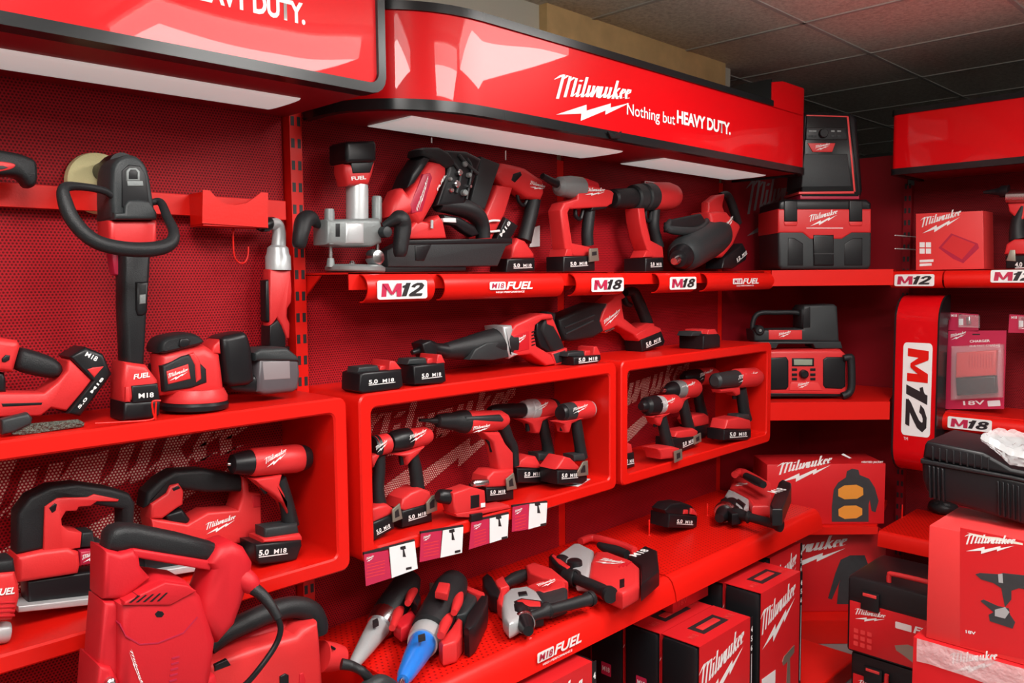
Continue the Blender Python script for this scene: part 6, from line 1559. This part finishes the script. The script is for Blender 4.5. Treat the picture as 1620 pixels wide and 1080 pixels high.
# blister packs
t = Tool('blister_pack', 'large red blister pack with a clear window and a charger, standing on the short shelf', 'blister pack', Vector((3.56, on_x(1545, 660, 3.56).y, SH2)), -90)
cd = t.slab('card', 'pinkred', [(1500, 531), (1592, 531), (1588, 655), (1494, 655)], .002, 0)
t.print('script_logo', LOGO, 'white', (1504, 546), (1530, 542), 11, -.0011, cd)
t.print('lettering', text_mesh('CHARGER', .02), 'white', (1534, 550), (1566, 549), 4, -.0011, cd)
t.print('lettering', text_mesh('M18 FAST CHARGE', .0), 'white', (1534, 557), (1582, 555), 3, -.0011, cd)
t.print('lettering', text_mesh('18V', .02), 'white', (1524, 649), (1558, 648), 7, -.0011, cd)
t.print('barcode_label', plate_mesh(), 'paper', (1563, 651), (1583, 650), 9, -.0011, cd)
t.slab('hang_slot', 'ink', [(1538, 536), (1550, 536), (1550, 538), (1538, 538)], .0024, 0, parent=cd)
ch = t.slab('charger', 'tool', [(1512, 566), (1576, 562), (1574, 602), (1511, 606)], .03, .006, dy=-.018)
for k in range(9): t.slab('charger_rib', 'tool2', [(1532 + k * 4.5, 568), (1534 + k * 4.5, 568), (1534 + k * 4.5, 590), (1532 + k * 4.5, 590)], .031, 0, dy=-.018, parent=ch)
t.slab('battery', 'black', [(1511, 607), (1574, 603), (1576, 630), (1513, 634)], .034, .006, dy=-.020)
t.slab('clear_shell', 'blister', [(1503, 556), (1585, 553), (1583, 638), (1502, 642)], .048, .012, dy=-.026)
t.settle(SH2)
for name_u, pts, lab in ((1518, [(1502, 494), (1548, 497), (1548, 524), (1500, 522)], 'small red blister card hanging beside the pillar sign'), (1620, [(1597, 497), (1650, 500), (1650, 527), (1595, 526)], 'small red blister card hanging at the right photo edge')):
    t = Tool('blister_card', lab, 'blister pack', Vector((3.56, on_x(name_u, 500, 3.56).y, on_x(name_u, 500, 3.56).z)), -90, 'small hanging blister cards')
    cd = t.slab('card', 'pinkred', pts, .002, 0)
    u, v = pts[0]
    t.print('lettering', text_mesh('M18', .02), 'white', (u + 3, v + 7), (u + 12, v + 7), 4, -.0011, cd)
    t.slab('part', 'steel', [(u + 26, v + 8), (u + 32, v + 6), (u + 34, v + 18), (u + 27, v + 20)], .012, .004, dy=-.007)
    t.slab('text_block', 'paper', [(u + 15, v + 10), (u + 22, v + 10), (u + 22, v + 20), (u + 15, v + 20)], .0025, 0, parent=cd)
    t.slab('clear_shell', 'blister', [(u + 13, v + 3), (u + 46, v + 5), (u + 46, v + 25), (u + 13, v + 24)], .024, .006, dy=-.013)
    x, z = t.p(name_u + 4, v + 3)
    bm = bmesh.new(); add_lathe(bm, (x, -.03, z), (x, RB - 3.56 - .001, z), [(0, .002), (RB - 3.56 + .028, .002)], 8); finish(bm, 'hook', 'steel', t.root)
# soft pouch on the right shelf
t = Tool('tool_pouch', 'small crumpled black pouch on the right wall shelf below the hard case', 'pouch', on_z(1492, 812, RZ), 0)
bm = bmesh.new(); bmesh.ops.create_icosphere(bm, subdivisions=3, radius=1)
for v in bm.verts:
    c = v.co.copy(); k = 1 + .12 * math.sin(c.x * 9 + c.z * 5) * math.cos(c.y * 8); v.co = Vector((c.x * .05 * k, c.y * .06 * k, max(-.03, c.z * .034 * k)))
finish(bm, 'pouch_body', 'rubber', t.root); t.settle(RZ)

# ---------------------------------------------------------------- stacked cases, cartons and the hard case at the right edge
def label_case(label, x, yl, zb, h, w, d, grip):
    t = Tool('label_case', label, 'tool case', (x, yl, zb), -90, 'black cases with red front labels')
    t.box('case', 'black', (0, .003, 0), (w, d, h), .014)
    b = t.box('front_label', 'carton', (.012, -.001, .012), (w - .012, .004, h * .68), .001)
    t.box('lid', 'rubber', (.004, .0, h * .70), (w - .004, d - .002, h - .002), .012)
    for q in (.05, w - .13): 
        l = t.box('latch', 'black', (q, -.010, h * .62), (q + .06, .006, h * .86), .004); t.box('latch_clip', 'cartonlight', (q + .008, -.012, h * .80), (q + .052, -.009, h * .84), .001, parent=l)
    hp = ((.30, -.01), (.30, .022), (.34, .030), (.66, .030), (.70, .022), (.70, -.01))
    bm = bmesh.new(); add_tube(bm, [(w * a_, .03, h + b_, .008) if grip else (w * a_, -.012, h * .80 - b_, .007) for a_, b_ in hp], 10)
    finish(bm, 'handle', 'tool', t.root)
    decal(b, 'script_logo', logo_mesh(), 'white', (.03, -.001, h * .46), (.10, 0, 0), (0, 0, .046), .001)
    decal(b, 'badge_plate', plate_mesh(), 'white', (.16, -.001, h * .49), (.05, 0, 0), (0, 0, .022), .001)
    decal(b, 'lettering', text_mesh('FUEL', .03, .2), 'white', (.215, -.001, h * .49), (.09, 0, 0), (0, 0, .024), .001)
    for i in range(3):
        for j in range(3): decal(b, 'icon', plate_mesh(), 'cartonlight', (.028 + i * .022, -.001, .03 + j * .022), (.015, 0, 0), (0, 0, .015), .001)
    bm = bmesh.new(); add_slab(bm, [(.16, .07), (.20, .085), (.24, .08), (.25, .055), (.22, .03), (.19, .045), (.165, .055)], -.0022, -.0012, 0); finish(bm, 'product_picture', 'bronze', b, smooth=False)
    return t
label_case('lower black case with a red label in the stack on the floor', 2.70, 1.096, .0, .236, .42, .30, False)
label_case('upper black case with a red label and red handle under the right shelf', 2.685, 1.106, .2365, .262, .42, .30, True)

def big_carton(label, x, yl, zb, zt, w, d, m):
    t = Tool('tool_carton', label, 'carton', (x, yl, zb), -90, 'large tool cartons')
    b = t.box('carton', m, (0, 0, 0), (w, d, zt - zb), .0025)
    return t, b
t, b = big_carton('lower large red carton wrapped in clear film on the floor at the right edge', 2.335, .775, 0, .502, .55, .27, 'carton')
t.print('script_logo', LOGO, 'white', (1508, 1062), (1586, 1068), 36, 0, b)
bm = bmesh.new()
N = 14
g = [[bm.verts.new((.012 + .5 * i / N, -.004 - .003 * random.random(), .502 - .06 * j / 3 - .01 * (j > 0) * random.random())) for j in range(4)] for i in range(N + 1)]
for i in range(N):
    for j in range(3): bm.faces.new((g[i][j], g[i + 1][j], g[i + 1][j + 1], g[i][j + 1]))
finish(bm, 'film', 'film', t.root)
CT = .818
t, b = big_carton('upper large red carton with drill and grinder pictures under the black hard case', 2.35, .747, .503, CT, .52, .25, 'cartonlight')
h = CT - .503
pn = t.slab('print_panel', 'carton', [(1519, 834), (1700, 872), (1700, 1060), (1519, 1020)], .001, 0, dy=-.0004, parent=b, front=False)
t.print('script_logo', LOGO, 'white', (1527, 872), (1608, 884), 34, -.0012, pn)
dr = t.slab('drill_picture', 'jacket', [(1543, 908), (1550, 906), (1580, 908), (1586, 906), (1640, 912), (1640, 935), (1612, 930), (1600, 934), (1600, 948), (1590, 960), (1584, 930), (1572, 922), (1552, 916)], .0012, 0, dy=-.0014, parent=pn, front=False)
t.slab('drill_collar', 'silver', [(1579, 908), (1586, 907), (1587, 922), (1580, 921)], .0014, 0, dy=-.0018, parent=dr, front=False)
gr = t.slab('grinder_picture', 'jacket', [(1551, 950), (1556, 948), (1578, 958), (1596, 962), (1598, 972), (1606, 984), (1602, 994), (1566, 982), (1564, 972), (1572, 968)], .0012, 0, dy=-.0014, parent=pn, front=False)
t.slab('grinder_guard', 'silver', [(1574, 964), (1590, 960), (1597, 968), (1590, 978), (1574, 974)], .0014, 0, dy=-.0018, parent=gr, front=False)
t.slab('torn_edge', 'cream', [(1530, 842), (1560, 848), (1580, 850), (1618, 859), (1618, 862), (1578, 855), (1545, 849)], .001, 0, dy=-.0006, parent=b, front=False)
t.print('small_print', text_mesh('18V', .03), 'white', (1528, 1001), (1544, 1004), 5, -.0012, pn)

t = Tool('hard_case', 'large black ribbed hard case lying on the big carton under a plastic bag', 'case', Vector((2.46, on_x(1550, 780, 2.46).y, CT)), -90)
lo = t.slab('lower_shell', 'black', [(1457, 722), (1460, 714), (1600, 742), (1720, 768), (1720, 845), (1610, 815), (1498, 783), (1474, 776), (1463, 762), (1458, 745)], .25, .014, dy=.125)
up = t.slab('lid', 'black', [(1459, 712), (1462, 692), (1466, 686), (1500, 692), (1556, 703), (1580, 716), (1600, 728), (1720, 750), (1720, 766), (1600, 740)], .25, .010, dy=.125)
t.slab('rim', 'rubber', [(1456, 714), (1600, 740), (1720, 766), (1720, 772), (1600, 746), (1456, 721)], .262, .004, dy=.125)
for k in range(4):
    u = 1468 + k * 7
    t.slab('rib', 'black', [(u, 724 + k * 1.5), (u + 4, 725 + k * 1.5), (u + 5, 776 + k * 2), (u + 1, 774 + k * 2)], .266, .003, dy=.125, parent=lo)
for k in range(5):
    u = 1577 + k * 8
    t.slab('rib', 'black', [(u, 748 + k * 1.8), (u + 4, 749 + k * 1.8), (u + 5, 803 + k * 2.4), (u + 1, 801 + k * 2.4)], .266, .003, dy=.125, parent=lo)
for k in range(9):
    u = 1474 + k * 11
    t.slab('lid_rib', 'rubber', [(u, 694 + k * 2), (u + 3, 694.5 + k * 2), (u + 3, 716 + k * 2), (u, 715.5 + k * 2)], .256, .002, dy=.125, parent=up)
t.settle(CT + .0008)
bpy.context.view_layer.update()
CTOP = max((o.matrix_world @ v.co).z for o in t.root.children_recursive if o.name.startswith('lid') for v in o.data.vertices)
FXH = 2.46 - .006
# plastic bag draped over the lid
t2 = Tool('plastic_bag', 'crumpled clear plastic bag lying over the lid of the black hard case', 'bag', Vector((FXH, on_x(1590, 700, FXH).y, CTOP)), -90)
rows = []
top = [(1550, 688), (1570, 668), (1600, 664), (1640, 668), (1700, 676)]
mid = [(1552, 694), (1572, 704), (1600, 718), (1640, 726), (1700, 738)]
low = [(1556, 700), (1576, 714), (1600, 736), (1640, 742), (1700, 752)]
def lerp(P, f):
    k = f * (len(P) - 1); i = min(int(k), len(P) - 2); g = k - i
    return (P[i][0] + (P[i + 1][0] - P[i][0]) * g, P[i][1] + (P[i + 1][1] - P[i][1]) * g)
bm = bmesh.new(); N = 26; M_ = 14; G = []
for i in range(N + 1):
    f = i / N; col = []
    um, vm = lerp(mid, f); ul, vl = lerp(low, f)
    xm, zm = t2.p(um, vm); xl, zl = t2.p(ul, vl)
    for j in range(M_ + 1):
        g = j / M_
        if g < .65:
            s = 1 - g / .65
            col.append((xm + .02 * s, .20 * s * min(1, .25 + f * 1.6), zm + .010 * s + .010 + .008 * random.random()))
        else:
            s = (g - .65) / .35
            col.append((xm + (xl - xm) * s, -.010 - .006 * random.random(), zm + (zl - zm) * s + .004))
    G.append([bm.verts.new(c) for c in col])
for i in range(N):
    for j in range(M_): bm.faces.new((G[i][j], G[i + 1][j], G[i + 1][j + 1], G[i][j + 1]))
finish(bm, 'bag_sheet', 'bag', t2.root, angle=25)
